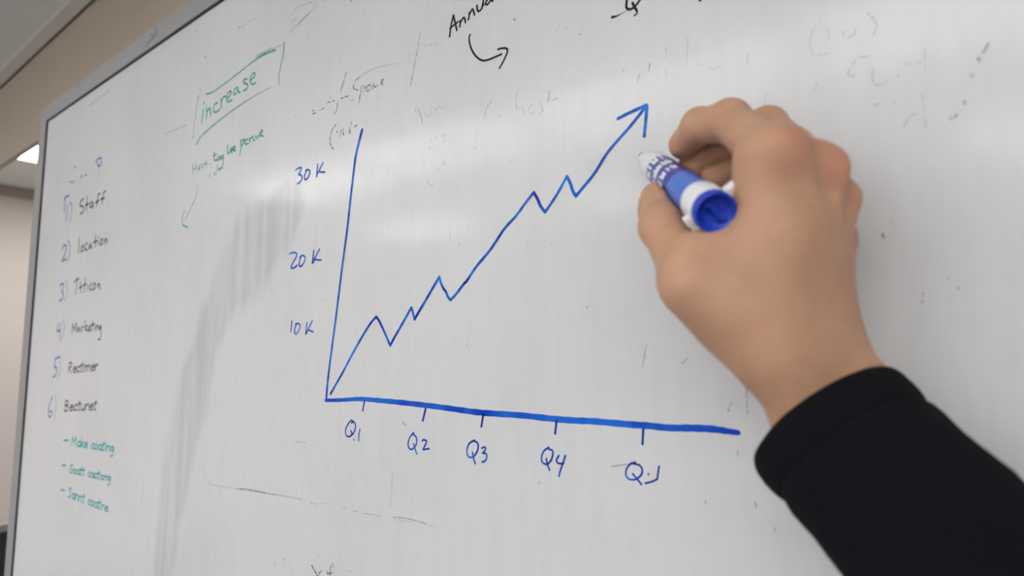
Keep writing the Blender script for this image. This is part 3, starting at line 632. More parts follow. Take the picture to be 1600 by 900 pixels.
(2.81,0.85,0,[(-1154.7,1435.5),(-1151.5,1450.2)]),
(2.81,0.85,0,[(-1151.5,1450.2),(-1146.1,1441.6)]),
(2.8,0.85,0,[(-1146.1,1441.6),(-1136.4,1450.8)]),
(2.78,0.85,0,[(-1136.4,1450.8),(-1136.6,1436.5)]),
(2.74,0.85,1,[(-1115.5,1443.9),(-1121.2,1445.2),(-1128.2,1442.5),(-1128.6,1438.5),(-1122.8,1437.2),(-1116.7,1440.7),(-1115.3,1445.5)]),
(2.74,0.85,1,[(-1115.3,1445.5),(-1115.9,1438.4),(-1113.1,1437.8)]),
(2.74,0.85,1,[(-1110.9,1452.8),(-1112.1,1437.8)]),
(2.72,0.85,1,[(-1100.9,1446.2),(-1110.9,1441.4),(-1100.7,1438.4)]),
(2.71,0.85,1,[(-1096.5,1442.5),(-1086.1,1444.2),(-1089.6,1446.7),(-1096.4,1444.1),(-1095.9,1439.4),(-1090.3,1439.0),(-1085.5,1440.8)]),
(2.64,0.85,1,[(-1056.8,1446.8),(-1062.0,1448.1),(-1068.7,1443.9),(-1063.6,1440.4),(-1057.2,1442.2)]),
(2.62,0.85,1,[(-1048.6,1448.7),(-1054.2,1445.4),(-1052.8,1441.3),(-1046.6,1441.7),(-1043.6,1445.9),(-1048.6,1448.7)]),
(2.59,0.85,1,[(-1027.8,1448.2),(-1032.8,1449.5),(-1039.1,1446.9),(-1039.5,1443.2),(-1034.4,1441.9),(-1028.9,1445.2),(-1027.6,1449.7)]),
(2.59,0.85,1,[(-1027.6,1449.7),(-1028.2,1443.0),(-1025.7,1442.4)]),
(2.57,0.85,1,[(-1020.3,1455.2),(-1022.2,1443.3),(-1018.9,1442.8)]),
(2.58,0.85,1,[(-1025.9,1450.5),(-1015.6,1451.8)]),
(2.56,0.85,1,[(-1012.3,1450.5),(-1013.8,1443.0)]),
(2.56,0.85,1,[(-1012.0,1453.8),(-1011.7,1453.4)]),
(2.55,0.85,1,[(-1007.3,1450.7),(-1007.9,1443.4)]),
(2.55,0.85,1,[(-1007.5,1447.8),(-1002.2,1450.9),(-997.4,1449.7),(-997.9,1443.9)]),
(2.51,0.85,1,[(-982.7,1450.4),(-987.4,1451.7),(-993.4,1449.2),(-992.8,1446.0),(-987.1,1445.9),(-982.6,1451.2),(-983.4,1442.5),(-987.9,1438.0),(-992.7,1438.4)]),
]),
('list_entry','green dashed note below Make coating, looks like Goatt cactiong','teal',[
(3.13,0.9,1,[(-1191.7,1400.1),(-1173.7,1402.3)]),
(2.65,0.75,1,[(-1141.6,1404.8),(-1148.6,1406.5),(-1154.4,1400.6),(-1153.1,1394.4),(-1144.2,1394.9),(-1142.0,1399.9),(-1147.4,1399.6)]),
(2.63,0.75,1,[(-1131.4,1401.8),(-1136.9,1398.8),(-1135.4,1395.0),(-1129.3,1395.4),(-1126.4,1399.3),(-1131.4,1401.8)]),
(2.6,0.75,1,[(-1110.8,1401.6),(-1115.8,1402.7),(-1122.0,1400.3),(-1122.3,1396.8),(-1117.2,1395.7),(-1111.9,1398.8),(-1110.7,1402.9)]),
(2.6,0.75,1,[(-1110.7,1402.9),(-1111.2,1396.8),(-1108.7,1396.2)]),
(2.59,0.75,1,[(-1103.5,1408.1),(-1105.3,1397.1),(-1102.0,1396.6)]),
(2.6,0.75,1,[(-1108.9,1403.7),(-1098.8,1404.9)]),
(2.57,0.75,1,[(-1093.5,1408.6),(-1095.2,1397.7),(-1092.0,1397.2)]),
(2.58,0.75,1,[(-1098.8,1404.2),(-1088.8,1405.4)]),
(2.52,0.75,1,[(-1064.6,1404.1),(-1069.3,1405.1),(-1075.3,1401.5),(-1070.7,1398.4),(-1065.0,1400.1)]),
(2.5,0.75,1,[(-1051.9,1404.7),(-1056.5,1405.8),(-1062.3,1403.5),(-1062.6,1400.2),(-1057.9,1399.2),(-1053.0,1402.1),(-1051.8,1406.1)]),
(2.5,0.75,1,[(-1051.8,1406.1),(-1052.3,1400.1),(-1050.0,1399.6)]),
(2.48,0.75,1,[(-1039.5,1405.4),(-1044.0,1406.5),(-1049.8,1402.9),(-1045.4,1399.9),(-1039.8,1401.5)]),
(2.47,0.75,1,[(-1033.5,1411.6),(-1035.2,1401.1),(-1032.2,1400.6)]),
(2.48,0.75,1,[(-1038.5,1407.4),(-1029.2,1408.5)]),
(2.46,0.75,1,[(-1026.3,1407.4),(-1027.6,1400.9)]),
(2.46,0.75,1,[(-1026.1,1410.3),(-1025.8,1410.0)]),
(2.44,0.75,1,[(-1017.3,1407.9),(-1022.0,1405.1),(-1020.8,1401.6),(-1015.6,1401.9),(-1013.0,1405.6),(-1017.3,1407.9)]),
(2.43,0.75,1,[(-1009.1,1408.3),(-1009.6,1401.9)]),
(2.43,0.75,1,[(-1009.3,1405.8),(-1004.6,1408.6),(-1000.3,1407.5),(-1000.8,1402.4)]),
(2.39,0.75,1,[(-987.3,1408.2),(-991.5,1409.3),(-996.7,1407.1),(-996.3,1404.3),(-991.2,1404.3),(-987.2,1408.9),(-987.9,1401.3),(-991.8,1397.3),(-996.1,1397.7)]),
]),
('list_entry','lowest green dashed note, looks like Sannt coatine','teal',[
(3.11,0.9,1,[(-1189.5,1361.9),(-1171.4,1363.5)]),
(2.64,0.8,1,[(-1139.7,1369.2),(-1145.1,1371.1),(-1151.0,1368.2),(-1143.0,1362.8),(-1146.3,1357.1),(-1152.9,1356.2)]),
(2.61,0.8,1,[(-1123.8,1363.2),(-1129.1,1364.7),(-1135.7,1362.1),(-1136.1,1358.2),(-1130.7,1356.8),(-1125.0,1360.0),(-1123.7,1364.8)]),
(2.61,0.8,1,[(-1123.7,1364.8),(-1124.3,1357.7),(-1121.6,1357.0)]),
(2.6,0.8,1,[(-1120.1,1364.9),(-1120.7,1357.0)]),
(2.6,0.8,1,[(-1120.3,1361.7),(-1114.7,1365.0),(-1109.5,1363.5),(-1110.0,1357.3)]),
(2.58,0.8,1,[(-1104.9,1365.2),(-1105.6,1357.4)]),
(2.58,0.8,1,[(-1105.2,1362.1),(-1099.7,1365.3),(-1094.6,1363.9),(-1095.1,1357.7)]),
(2.55,0.8,1,[(-1086.2,1370.9),(-1088.1,1358.7),(-1084.7,1358.0)]),
(2.56,0.8,1,[(-1091.7,1366.2),(-1081.3,1367.2)]),
(2.5,0.8,1,[(-1056.4,1364.7),(-1061.2,1366.1),(-1067.4,1362.2),(-1062.7,1358.6),(-1056.8,1360.2)]),
(2.48,0.8,1,[(-1048.9,1366.4),(-1054.0,1363.3),(-1052.8,1359.2),(-1047.0,1359.4),(-1044.2,1363.5),(-1048.9,1366.4)]),
(2.45,0.8,1,[(-1029.6,1365.3),(-1034.3,1366.7),(-1040.1,1364.4),(-1040.4,1360.7),(-1035.7,1359.3),(-1030.7,1362.4),(-1029.5,1366.8)]),
(2.45,0.8,1,[(-1029.5,1366.8),(-1030.1,1360.2),(-1027.7,1359.5)]),
(2.44,0.8,1,[(-1022.7,1372.1),(-1024.5,1360.3),(-1021.4,1359.7)]),
(2.45,0.8,1,[(-1027.8,1367.6),(-1018.3,1368.5)]),
(2.43,0.8,1,[(-1015.3,1367.1),(-1016.7,1359.8)]),
(2.43,0.8,1,[(-1015.0,1370.4),(-1014.7,1370.1)]),
(2.42,0.8,1,[(-1010.6,1367.2),(-1011.3,1360.0)]),
(2.42,0.8,1,[(-1010.9,1364.3),(-1006.0,1367.3),(-1001.5,1366.0),(-1002.0,1360.2)]),
(2.4,0.8,1,[(-997.9,1363.9),(-989.4,1365.2),(-992.2,1367.6),(-997.7,1365.4),(-997.4,1361.1),(-992.9,1360.5),(-989.0,1362.0)]),
]),
('ghost_writing','half wiped grey words left of the chart top','grey',[
(1.27,0.68,1,[(-450.4,1850.6),(-456.6,1849.1),(-459.8,1843.6),(-457.6,1841.2),(-452.6,1838.5)]),
(1.26,0.68,1,[(-446.6,1841.5),(-448.4,1836.1),(-450.2,1824.8)]),
(1.26,0.68,1,[(-444.5,1840.9),(-442.4,1838.5),(-444.9,1834.3)]),
(1.25,0.68,1,[(-435.1,1839.3),(-439.7,1838.3),(-438.8,1834.0),(-434.9,1834.8),(-434.4,1838.6)]),
(1.24,0.68,1,[(-430.9,1834.2),(-430.4,1838.5),(-427.7,1835.1),(-423.8,1835.8)]),
(1.23,0.68,1,[(-418.0,1836.9),(-415.6,1839.3),(-418.7,1838.8),(-418.6,1835.7),(-416.0,1834.1)]),
(1.37,0.68,1,[(-526.1,1835.8),(-522.1,1836.0)]),
(1.37,0.68,1,[(-524.3,1832.5),(-519.2,1832.7)]),
(1.35,0.68,1,[(-513.3,1833.1),(-511.7,1833.3)]),
(1.35,0.68,1,[(-510.2,1833.4),(-504.8,1834.0)]),
(1.33,0.68,1,[(-494.1,1847.1),(-495.4,1842.2)]),
(1.34,0.68,1,[(-501.2,1838.4),(-496.7,1838.2)]),
(1.33,0.68,1,[(-493.6,1837.5),(-489.1,1837.7)]),
(1.31,0.68,1,[(-478.8,1837.0),(-474.4,1836.8)]),
(1.3,0.68,1,[(-471.6,1837.0),(-468.0,1836.7)]),
(1.28,0.68,1,[(-462.0,1831.2),(-460.2,1830.9)]),
(1.41,0.68,1,[(-556.0,1838.0),(-555.0,1838.7)]),
(1.31,0.68,1,[(-483.8,1834.5),(-484.2,1827.6),(-487.7,1824.3)]),
(1.31,0.68,1,[(-484.9,1812.4),(-491.3,1807.8),(-493.9,1799.9),(-491.9,1792.1),(-488.0,1788.5)]),
(1.31,0.68,1,[(-483.0,1805.0),(-482.5,1804.2)]),
(1.3,0.68,1,[(-475.8,1805.3),(-478.0,1798.0)]),
(1.29,0.68,1,[(-472.8,1804.7),(-472.9,1800.1),(-470.4,1798.2)]),
(1.28,0.68,1,[(-463.6,1804.4),(-462.6,1798.8),(-466.2,1800.5),(-463.5,1802.2)]),
(1.28,0.68,1,[(-461.0,1808.8),(-460.4,1805.5)]),
(1.27,0.68,1,[(-455.9,1803.6),(-452.5,1804.7)]),
(1.25,0.68,1,[(-440.0,1806.3),(-439.1,1805.6)]),
(1.23,0.68,1,[(-422.6,1825.4),(-422.2,1824.7)]),
(1.31,0.68,1,[(-476.7,1852.8),(-479.8,1842.4)]),
(1.3,0.68,1,[(-471.3,1861.5),(-476.4,1848.0)]),
]),
('ghost_writing','half wiped grey words above the chart line','grey',[
(0.83,0.35,1,[(-371.6,1805.3),(-373.4,1801.2),(-370.6,1796.6)]),
(0.82,0.5,1,[(-369.9,1801.5),(-365.8,1792.6),(-364.0,1786.0)]),
(0.81,0.35,1,[(-360.4,1794.7),(-358.0,1790.8),(-353.8,1792.0),(-353.5,1795.3)]),
(0.8,0.4,1,[(-350.5,1794.6),(-346.8,1794.8),(-344.6,1795.9)]),
(0.8,0.4,1,[(-342.3,1794.2),(-335.7,1795.1)]),
(0.74,0.5,1,[(-287.9,1786.6),(-293.0,1781.7),(-294.8,1773.4)]),
(0.73,0.35,1,[(-278.3,1774.1),(-280.7,1771.7)]),
(0.72,0.35,1,[(-261.9,1788.5),(-264.0,1781.6),(-263.7,1774.6)]),
(0.72,0.3,1,[(-263.7,1774.1),(-258.8,1774.4),(-255.3,1767.7)]),
(0.7,0.35,1,[(-249.5,1774.5),(-252.4,1771.9),(-251.2,1767.7),(-247.2,1768.2)]),
(0.69,0.4,1,[(-242.0,1774.1),(-239.8,1767.4),(-243.0,1764.3)]),
(0.69,0.6,1,[(-234.2,1780.9),(-234.4,1776.0),(-235.9,1772.1)]),
(0.69,0.4,1,[(-233.7,1772.5),(-226.0,1773.4)]),
(0.8,0.35,1,[(-353.0,1770.9),(-356.1,1762.7),(-348.3,1763.3)]),
(0.8,0.35,1,[(-347.7,1770.8),(-346.9,1767.4)]),
(0.79,0.35,1,[(-341.0,1769.4),(-337.9,1771.5),(-337.7,1764.4)]),
(0.78,0.45,1,[(-337.4,1749.3),(-338.8,1745.3)]),
(0.8,0.3,1,[(-357.5,1741.0),(-355.8,1733.1),(-349.0,1729.3)]),
(0.79,0.35,1,[(-344.9,1743.2),(-343.4,1741.8)]),
(0.72,0.9,1,[(-269.3,1736.0),(-268.9,1735.1)]),
(0.75,0.35,1,[(-306.0,1751.7),(-303.1,1752.9)]),
(0.84,0.4,1,[(-378.3,1831.2),(-380.2,1823.6)]),
(1.0,0.45,1,[(-368.8,1868.9),(-371.2,1856.1),(-376.0,1838.2),(-379.1,1824.6)]),
(0.99,0.25,1,[(-363.2,1854.0),(-346.5,1852.2)]),
(1.02,0.2,1,[(-387.3,1852.2),(-375.0,1851.5)]),
(1.09,0.25,1,[(-452.5,1851.7),(-427.7,1853.1),(-398.4,1849.0)]),
(1.26,0.3,1,[(-579.9,1952.5),(-562.0,1958.4),(-538.4,1957.1)]),
(1.25,0.3,1,[(-574.6,1936.1),(-545.2,1943.0),(-526.5,1948.2)]),
([0.69,1.23,1.49,0.67],0.45,1,[(-563.7,1936.4),(-555.1,1938.8),(-546.0,1942.8),(-538.3,1943.9)]),
(1.61,0.5,1,[(-535.2,1956.0),(-533.6,1954.5)]),
(1.33,0.5,1,[(-528.2,1952.5),(-530.3,1949.5)]),
(1.88,0.8,1,[(-468.5,1932.4),(-464.6,1933.4)]),
(3.46,0.15,1,[(-570.1,1946.7),(-562.0,1947.3)]),
(1.31,0.4,1,[(-511.7,1948.4),(-510.3,1949.3)]),
]),
('ghost_writing','faint wiped grey marks at the upper right','grey',[
(1.03,0.14,1,[(-58.2,1773.3),(-62.6,1768.4),(-63.9,1762.3),(-62.7,1756.4),(-59.3,1754.7),(-53.8,1754.1)]),
(1.32,0.2,1,[(-36.1,1770.1),(-33.2,1764.9),(-33.4,1760.4),(-35.8,1755.8)]),
(1.02,0.18,1,[(-54.7,1767.8),(-54.7,1762.2)]),
(1.01,0.2,1,[(-48.1,1764.4),(-46.6,1760.0),(-42.9,1761.2),(-41.9,1763.5)]),
(1.15,0.2,1,[(-36.5,1747.3),(-41.6,1747.7),(-45.6,1743.5),(-46.4,1739.9),(-43.9,1738.8)]),
(1.14,0.17,1,[(-35.3,1739.8),(-35.8,1734.7),(-34.1,1731.4),(-29.8,1731.5)]),
(1.27,0.15,1,[(-24.7,1737.5),(-24.9,1733.1)]),
(1.27,0.15,1,[(-21.6,1738.5),(-15.2,1737.7)]),
(1.25,0.14,1,[(-13.4,1743.6),(-13.5,1732.1)]),
(1.24,0.12,1,[(-15.3,1721.9),(-14.8,1705.4)]),
(1.48,0.25,1,[(10.7,1739.3),(8.7,1735.5)]),
(2.08,0.5,1,[(7.1,1732.9),(7.3,1732.1)]),
(2.09,0.2,1,[(4.0,1726.5),(4.1,1725.5)]),
(1.8,0.45,1,[(0.7,1714.1),(0.9,1713.4)]),
(1.51,0.5,1,[(-5.0,1707.2),(-3.6,1707.7),(-2.8,1708.2)]),
(1.25,0.17,1,[(-18.5,1712.7),(-21.7,1711.3),(-23.4,1707.3)]),
(1.29,0.2,1,[(-35.2,1721.1),(-33.6,1721.2)]),
(1.27,0.2,1,[(-27.2,1720.7),(-26.8,1720.1)]),
(1.03,0.15,1,[(-61.3,1739.3),(-62.8,1735.0)]),
(0.64,0.3,1,[(-145.5,1785.4),(-145.9,1778.2)]),
(0.63,0.3,1,[(-131.4,1787.6),(-132.4,1771.5)]),
(0.82,0.5,1,[(-156.4,1778.5),(-157.6,1773.8)]),
(0.82,0.35,1,[(-163.6,1773.8),(-165.5,1768.9)]),
(0.84,0.35,1,[(-177.3,1778.0),(-174.4,1780.1)]),
(1.05,0.4,1,[(-175.6,1764.1),(-175.1,1764.4)]),
(0.71,0.4,1,[(-213.2,1784.2),(-212.7,1781.1)]),
(0.77,0.18,1,[(-125.8,1769.2),(-116.2,1763.4),(-112.4,1764.3)]),
(0.69,0.25,1,[(-224.8,1827.7),(-228.9,1821.9)]),
(0.68,0.2,1,[(-220.7,1825.2),(-218.1,1821.9)]),
(0.68,0.2,1,[(-215.4,1824.6),(-211.4,1824.9)]),
(0.89,0.6,1,[(-208.9,1815.4),(-208.1,1814.5)]),
(0.8,0.3,1,[(-146.2,1772.0),(-145.9,1766.7)]),
(0.74,0.2,1,[(-96.2,1766.3),(-96.9,1760.8)]),
(0.75,0.4,1,[(-101.2,1799.0),(-100.8,1798.5)]),
(0.72,0.2,1,[(-87.1,1741.1),(-88.1,1733.9)]),
(0.97,0.8,1,[(-265.8,1845.1),(-265.4,1844.7)]),
]),
('ghost_writing','grey wiped line and words at the bottom left','grey',[
(1.04,0.3,1,[(-721.6,1459.7),(-712.6,1448.2),(-700.4,1440.0)]),
(0.87,0.25,1,[(-700.4,1440.0),(-674.8,1441.1),(-640.3,1443.5)]),
([1.38,2.03,1.71,1.03],0.5,1,[(-640.3,1443.3),(-620.7,1445.9),(-592.5,1447.3),(-565.7,1448.7)]),
(1.03,0.3,1,[(-565.7,1448.7),(-532.2,1451.0),(-517.5,1451.1)]),
(0.96,0.4,1,[(-507.0,1450.2),(-495.6,1450.9)]),
(0.95,0.35,1,[(-490.8,1452.8),(-482.2,1453.1)]),
(0.74,0.3,1,[(-459.6,1453.2),(-450.5,1455.1)]),
(0.79,0.4,1,[(-441.5,1453.9),(-435.9,1453.5)]),
(0.83,0.35,1,[(-428.3,1454.0),(-405.3,1455.7)]),
(0.95,0.45,1,[(-389.4,1457.5),(-375.9,1459.1),(-357.3,1459.4),(-351.0,1458.9)]),
(0.74,0.25,1,[(-387.4,1456.2),(-366.4,1457.0)]),
(0.7,0.3,1,[(-349.2,1458.4),(-343.1,1458.6)]),
(0.69,0.35,1,[(-390.6,1493.7),(-392.1,1479.2),(-394.0,1464.7)]),
(0.8,0.3,1,[(-528.7,1459.1),(-529.7,1453.7)]),
(1.26,0.6,1,[(-562.4,1384.5),(-561.4,1382.8)]),
(1.24,0.6,1,[(-545.1,1391.3),(-545.8,1389.2)]),
(0.86,0.2,1,[(-537.4,1387.3),(-527.5,1380.6)]),
(1.18,0.6,1,[(-491.0,1404.9),(-490.5,1404.3)]),
(1.54,0.75,1,[(-499.9,1394.8),(-494.6,1391.0),(-489.9,1386.4)]),
(1.4,0.75,1,[(-484.5,1393.9),(-488.4,1390.2),(-489.4,1385.8)]),
(1.27,0.6,1,[(-476.6,1395.0),(-475.1,1390.5)]),
(1.26,0.7,1,[(-468.3,1403.8),(-471.3,1399.7),(-472.3,1391.8)]),
(1.15,0.6,1,[(-475.7,1393.1),(-468.3,1395.5)]),
(1.14,0.4,1,[(-466.8,1402.7),(-466.7,1400.7)]),
(1.01,0.3,1,[(-453.6,1401.1),(-439.1,1402.8)]),
(1.31,0.18,1,[(-589.7,1431.0),(-588.7,1418.5)]),
(1.33,0.3,1,[(-617.0,1366.3),(-616.8,1363.5)]),
(1.11,0.2,1,[(-435.0,1456.6),(-434.5,1455.4)]),
]),
('ghost_writing','dark specks and short scratches around the chart','grey',[
(1.0,0.4,1,[(-534.6,1504.0),(-516.4,1504.6)]),
(0.57,0.45,1,[(-103.0,1579.6),(-102.9,1561.9)]),
(0.86,0.5,1,[(-111.4,1568.3),(-113.3,1562.9)]),
(0.7,0.3,1,[(-100.0,1545.9),(-100.2,1540.1)]),
(0.78,0.4,1,[(-108.7,1541.6),(-109.1,1539.1)]),
(1.04,0.5,1,[(-100.3,1515.4),(-100.0,1513.4)]),
(0.85,0.4,1,[(-90.5,1504.1),(-90.6,1501.8)]),
(0.87,0.4,1,[(-127.7,1512.4),(-127.4,1510.7)]),
(0.91,0.5,1,[(-19.9,1625.6),(-20.4,1620.7)]),
(1.02,0.5,1,[(-9.9,1632.0),(-9.3,1631.3)]),
(1.01,0.4,1,[(-6.4,1626.7),(-5.9,1626.4)]),
(1.58,0.8,1,[(-34.8,1654.6),(-34.3,1653.6)]),
(1.26,0.2,1,[(-31.0,1661.2),(-30.5,1660.5)]),
(1.01,0.7,1,[(-319.5,1678.3),(-319.5,1677.3)]),
(0.89,0.5,1,[(-232.8,1669.3),(-232.2,1668.8)]),
(0.92,0.4,1,[(-253.3,1670.8),(-253.3,1670.4)]),
(0.93,0.7,1,[(-204.3,1624.9),(-203.8,1624.0)]),
(0.67,0.3,1,[(-330.9,1695.5),(-330.0,1682.5)]),
(0.73,0.35,1,[(-402.1,1709.7),(-404.2,1699.8)]),
(1.0,0.5,1,[(-527.8,1549.5),(-527.6,1547.0)]),
(0.68,0.4,1,[(-306.5,1613.2),(-305.8,1610.8)]),
(0.78,0.5,1,[(-310.2,1602.0),(-310.8,1597.6)]),
(0.55,0.35,1,[(-162.2,1599.4),(-165.4,1585.6)]),
(0.9,0.4,1,[(-136.3,1592.0),(-139.5,1589.0)]),
(0.59,0.4,1,[(-163.1,1593.5),(-162.8,1590.8)]),
(0.87,0.4,1,[(-242.5,1506.7),(-243.1,1505.0)]),
(1.38,0.5,1,[(-380.2,1535.1),(-377.8,1533.2)]),
(0.69,0.3,1,[(-392.1,1492.2),(-393.3,1481.6)]),
(2.12,0.35,1,[(-874.2,1887.0),(-812.5,1885.0)]),
(1.98,0.4,1,[(-768.6,1966.8),(-764.9,1964.0)]),
(2.14,0.5,1,[(-776.1,1925.3),(-774.1,1922.1)]),
(2.54,0.4,1,[(-798.1,2010.9),(-794.1,2007.9)]),
(2.31,0.5,1,[(-684.7,1977.7),(-681.7,1977.5)]),
(1.53,0.25,1,[(-680.0,1975.4),(-645.5,1976.4)]),
(5.48,0.2,1,[(-1183.8,2003.4),(-1098.5,2007.1)]),
(1.48,0.35,1,[(-644.3,1928.0),(-588.5,1925.9)]),
(2.21,0.3,1,[(-641.5,1928.7),(-607.9,1928.3)]),
(0.92,0.3,1,[(-496.3,1640.5),(-489.3,1641.4)]),
(1.02,0.2,1,[(-589.4,1668.0),(-588.4,1654.4)]),
(1.34,0.3,1,[(-874.6,1412.3),(-880.9,1386.9)]),
]),
('ink_smudge','faint blue smudge beside the marker tip','smudge',[
(7.3,0.16,1,[(-161.9,1717.3),(-156.7,1717.1)]),
(9.46,0.05,1,[(-199.5,1718.2),(-192.2,1722.1)]),
]),
('frame_scuff','dark scratches on the top rail','grey',[
(2.79,0.5,1,[(-922.9,2055.1),(-915.2,2044.2),(-929.2,2041.7),(-950.8,2035.8)]),
(3.74,0.4,1,[(-933.3,2048.7),(-925.7,2039.2)]),
(3.41,0.4,1,[(-1243.0,2056.4),(-1231.7,2046.6)]),
(3.03,0.25,1,[(-1044.0,2057.2),(-1029.0,2054.7)]),
(2.18,0.15,1,[(-1171.2,2056.7),(-1121.1,2056.9)]),
]),
]

for k, (name, label, ink, ss) in enumerate(STROKES):
    V, F, A = [], [], []
    base = FACE-0.0031 if name == 'frame_scuff' else FACE
    for j, (w, a, smf, pts) in enumerate(ss): ribbon(pts, w, a, smf, base-0.00012-0.0000015*j-0.00002*(k % 3), V, F, A)
    o = mesh_obj(name, V, F, INK[ink])
    t = o.data.attributes.new('cover', 'FLOAT', 'POINT'); t.data.foreach_set('value', np.array(A, np.float32))
    if label: o['label'] = label
    if name == 'ghost_writing': o['kind'] = 'stuff'
    on_wb(o)

# ------------------------------------------------------------------ the marker
nib = Vector((-0.1631632, 0.3445, 1.7195825)); cap = Vector((-84.8, 249.2, 1655.5))/1000
ax = (nib-cap).normalized(); LEN = (nib-cap).length
rot = ax.to_track_quat('Z', 'Y').to_matrix().to_4x4(); MW = Matrix.Translation(cap) @ rot     # local z runs from the end plug to the nib
mk = link(bpy.data.objects.new('marker', None)); mk.matrix_world = MW
tag(mk, 'white and blue whiteboard marker with a round blue end, held in the hand', 'marker')
mm = 0.001
def mpart(name, prof, mat, caps=True):
    v, f = lathe([(z*mm, r*mm) for z, r in prof], caps=caps); o = mesh_obj(name, v, f, mat, mk, True); return o
Lm = LEN*1000
mpart('barrel', [(4, 8.2), (22, 8.2), (24, 8.3), (Lm-32, 8.3), (Lm-30, 8.0), (Lm-28, 6.8), (Lm-14, 4.8), (Lm-9, 3.8), (Lm-8, 3.0)], M['white_plastic'])
mpart('nib', [(Lm-9, 2.6), (Lm-3, 2.5), (Lm-0.6, 1.7), (Lm, 0.9)], M['felt'])
# collar at the plug end, with two anti-roll lugs
mpart('end_collar', [(5.0, 8.1), (4.2, 9.0), (5.0, 9.4), (19, 9.4), (21, 8.9), (21.5, 8.3)], M['white_plastic'], False)
ld = rot.to_3x3().inverted() @ Vector((0.621, 0.402, 0.670)); la = math.atan2(ld.y, ld.x)
for a, ln in ((la, 0.0155), (la+math.pi, 0.0118)):
    bm = bmesh.new(); box(bm, 0.0085, ln, -0.0024, 0.0024, 0.007, 0.0125, 0.0009); bmesh.ops.rotate(bm, verts=bm.verts, matrix=Matrix.Rotation(a, 3, 'Z'))
    bm_obj('lug', bm, M['white_plastic'], mk)
# end plug: rim, recess and a bar across the recess
v, f = [], []
n = 40
prof = [(7, 8.7), (4.2, 9.1), (0.4, 9.1), (-0.5, 8.8), (-0.9, 8.3), (-0.5, 7.7), (2.4, 7.0)]
for z, r in prof:
    for k in range(n): a = 2*math.pi*k/n; v.append((r*mm*math.cos(a), r*mm*math.sin(a), z*mm))
for i in range(len(prof)-1):
    for k in range(n): f.append((i*n+k, i*n+(k+1) % n, (i+1)*n+(k+1) % n, (i+1)*n+k))
f.append(tuple((len(prof)-1)*n+k for k in range(n)))
pl = mesh_obj('end_plug', v, f, M['blue_plastic'], mk, True)
bm = bmesh.new()
for i in range(14):                                     # S-shaped rib
    t0, t1 = -1+2*i/14, -1+2*(i+1)/14
    g = lambda t: Vector((t*5.6*mm, 1.5*mm*math.sin(t*2.6), 0))
    p, q = g(t0), g(t1); c = (p+q)/2; dv = q-p
    bmesh.ops.create_cube(bm, size=1, matrix=Matrix.Translation((c.x, c.y, 1.3*mm)) @ Matrix.Rotation(math.atan2(dv.y, dv.x), 4, 'Z') @ Matrix.Diagonal((dv.length*1.15, 1.5*mm, 2.4*mm, 1)))
bmesh.ops.rotate(bm, verts=bm.verts, matrix=Matrix.Rotation(0.4, 3, 'Z'))
bm_obj('plug_rib', bm, M['blue_plastic'], pl)
# printed label: blue wrap with a paler band and worn white print
def label_material():
    m = bpy.data.materials.new('marker_label'); m.use_nodes = True; nt = m.node_tree; N = nt.nodes; L = nt.links; b = N['Principled BSDF']; b.inputs['Roughness'].default_value = 0.3
    tc = N.new('ShaderNodeTexCoord'); sx = N.new('ShaderNodeSeparateXYZ'); L.new(tc.outputs['Object'], sx.inputs[0])
    cr = N.new('ShaderNodeValToRGB'); cr.color_ramp.interpolation = 'CONSTANT'
    mr = N.new('ShaderNodeMapRange'); mr.inputs['From Min'].default_value = 0.022; mr.inputs['From Max'].default_value = (Lm-50)*mm; L.new(sx.outputs['Z'], mr.inputs['Value']); L.new(mr.outputs[0], cr.inputs[0])
    els = cr.color_ramp.elements; els[0].position = 0; els[0].color = (0.07, 0.17, 0.60, 1); els[1].position = 0.36; els[1].color = (0.025, 0.035, 0.33, 1)
    L.new(cr.outputs[0], b.inputs['Base Color']); return m
M['label'] = label_material(); M['print'] = material('white_label_print', (0.75, 0.77, 0.82), 0.35, noise=0.03)
v, f = lathe([(z*mm, r*mm) for z, r in [(22.5, 8.38), (23, 8.5), (Lm-50, 8.5), (Lm-49.5, 8.38)]]); lb = mesh_obj('label_wrap', v, f, M['label'], mk, True)
V, F = [], []
def arc_strip(z0, z1, a0, a1, r=8.62):
    b = len(V); k = 8
    for i in range(k+1):
        a = a0+(a1-a0)*i/k
        V.append((r*mm*math.cos(a), r*mm*math.sin(a), z0*mm)); V.append((r*mm*math.cos(a), r*mm*math.sin(a), z1*mm))
    for i in range(k): F.append((b+2*i, b+2*i+2, b+2*i+3, b+2*i+1))
zz = 55.0
while zz < Lm-58:                                       # rows of blurred, unreadable print
    for side in (la-1.9, la+1.2):
        a = side-0.9
        while a < side+0.8:
            w = random.uniform(0.10, 0.16); arc_strip(zz, zz+random.uniform(6.5, 9.5), a, a+w)
            if random.random() < 0.6: arc_strip(zz+random.choice((0, 3.5)), zz+random.choice((5.0, 6.0)), a, a+0.30)
            a += w+random.uniform(0.14, 0.22)
    zz += 12.5
pr = mesh_obj('label_print', V, F, M['print'], lb)

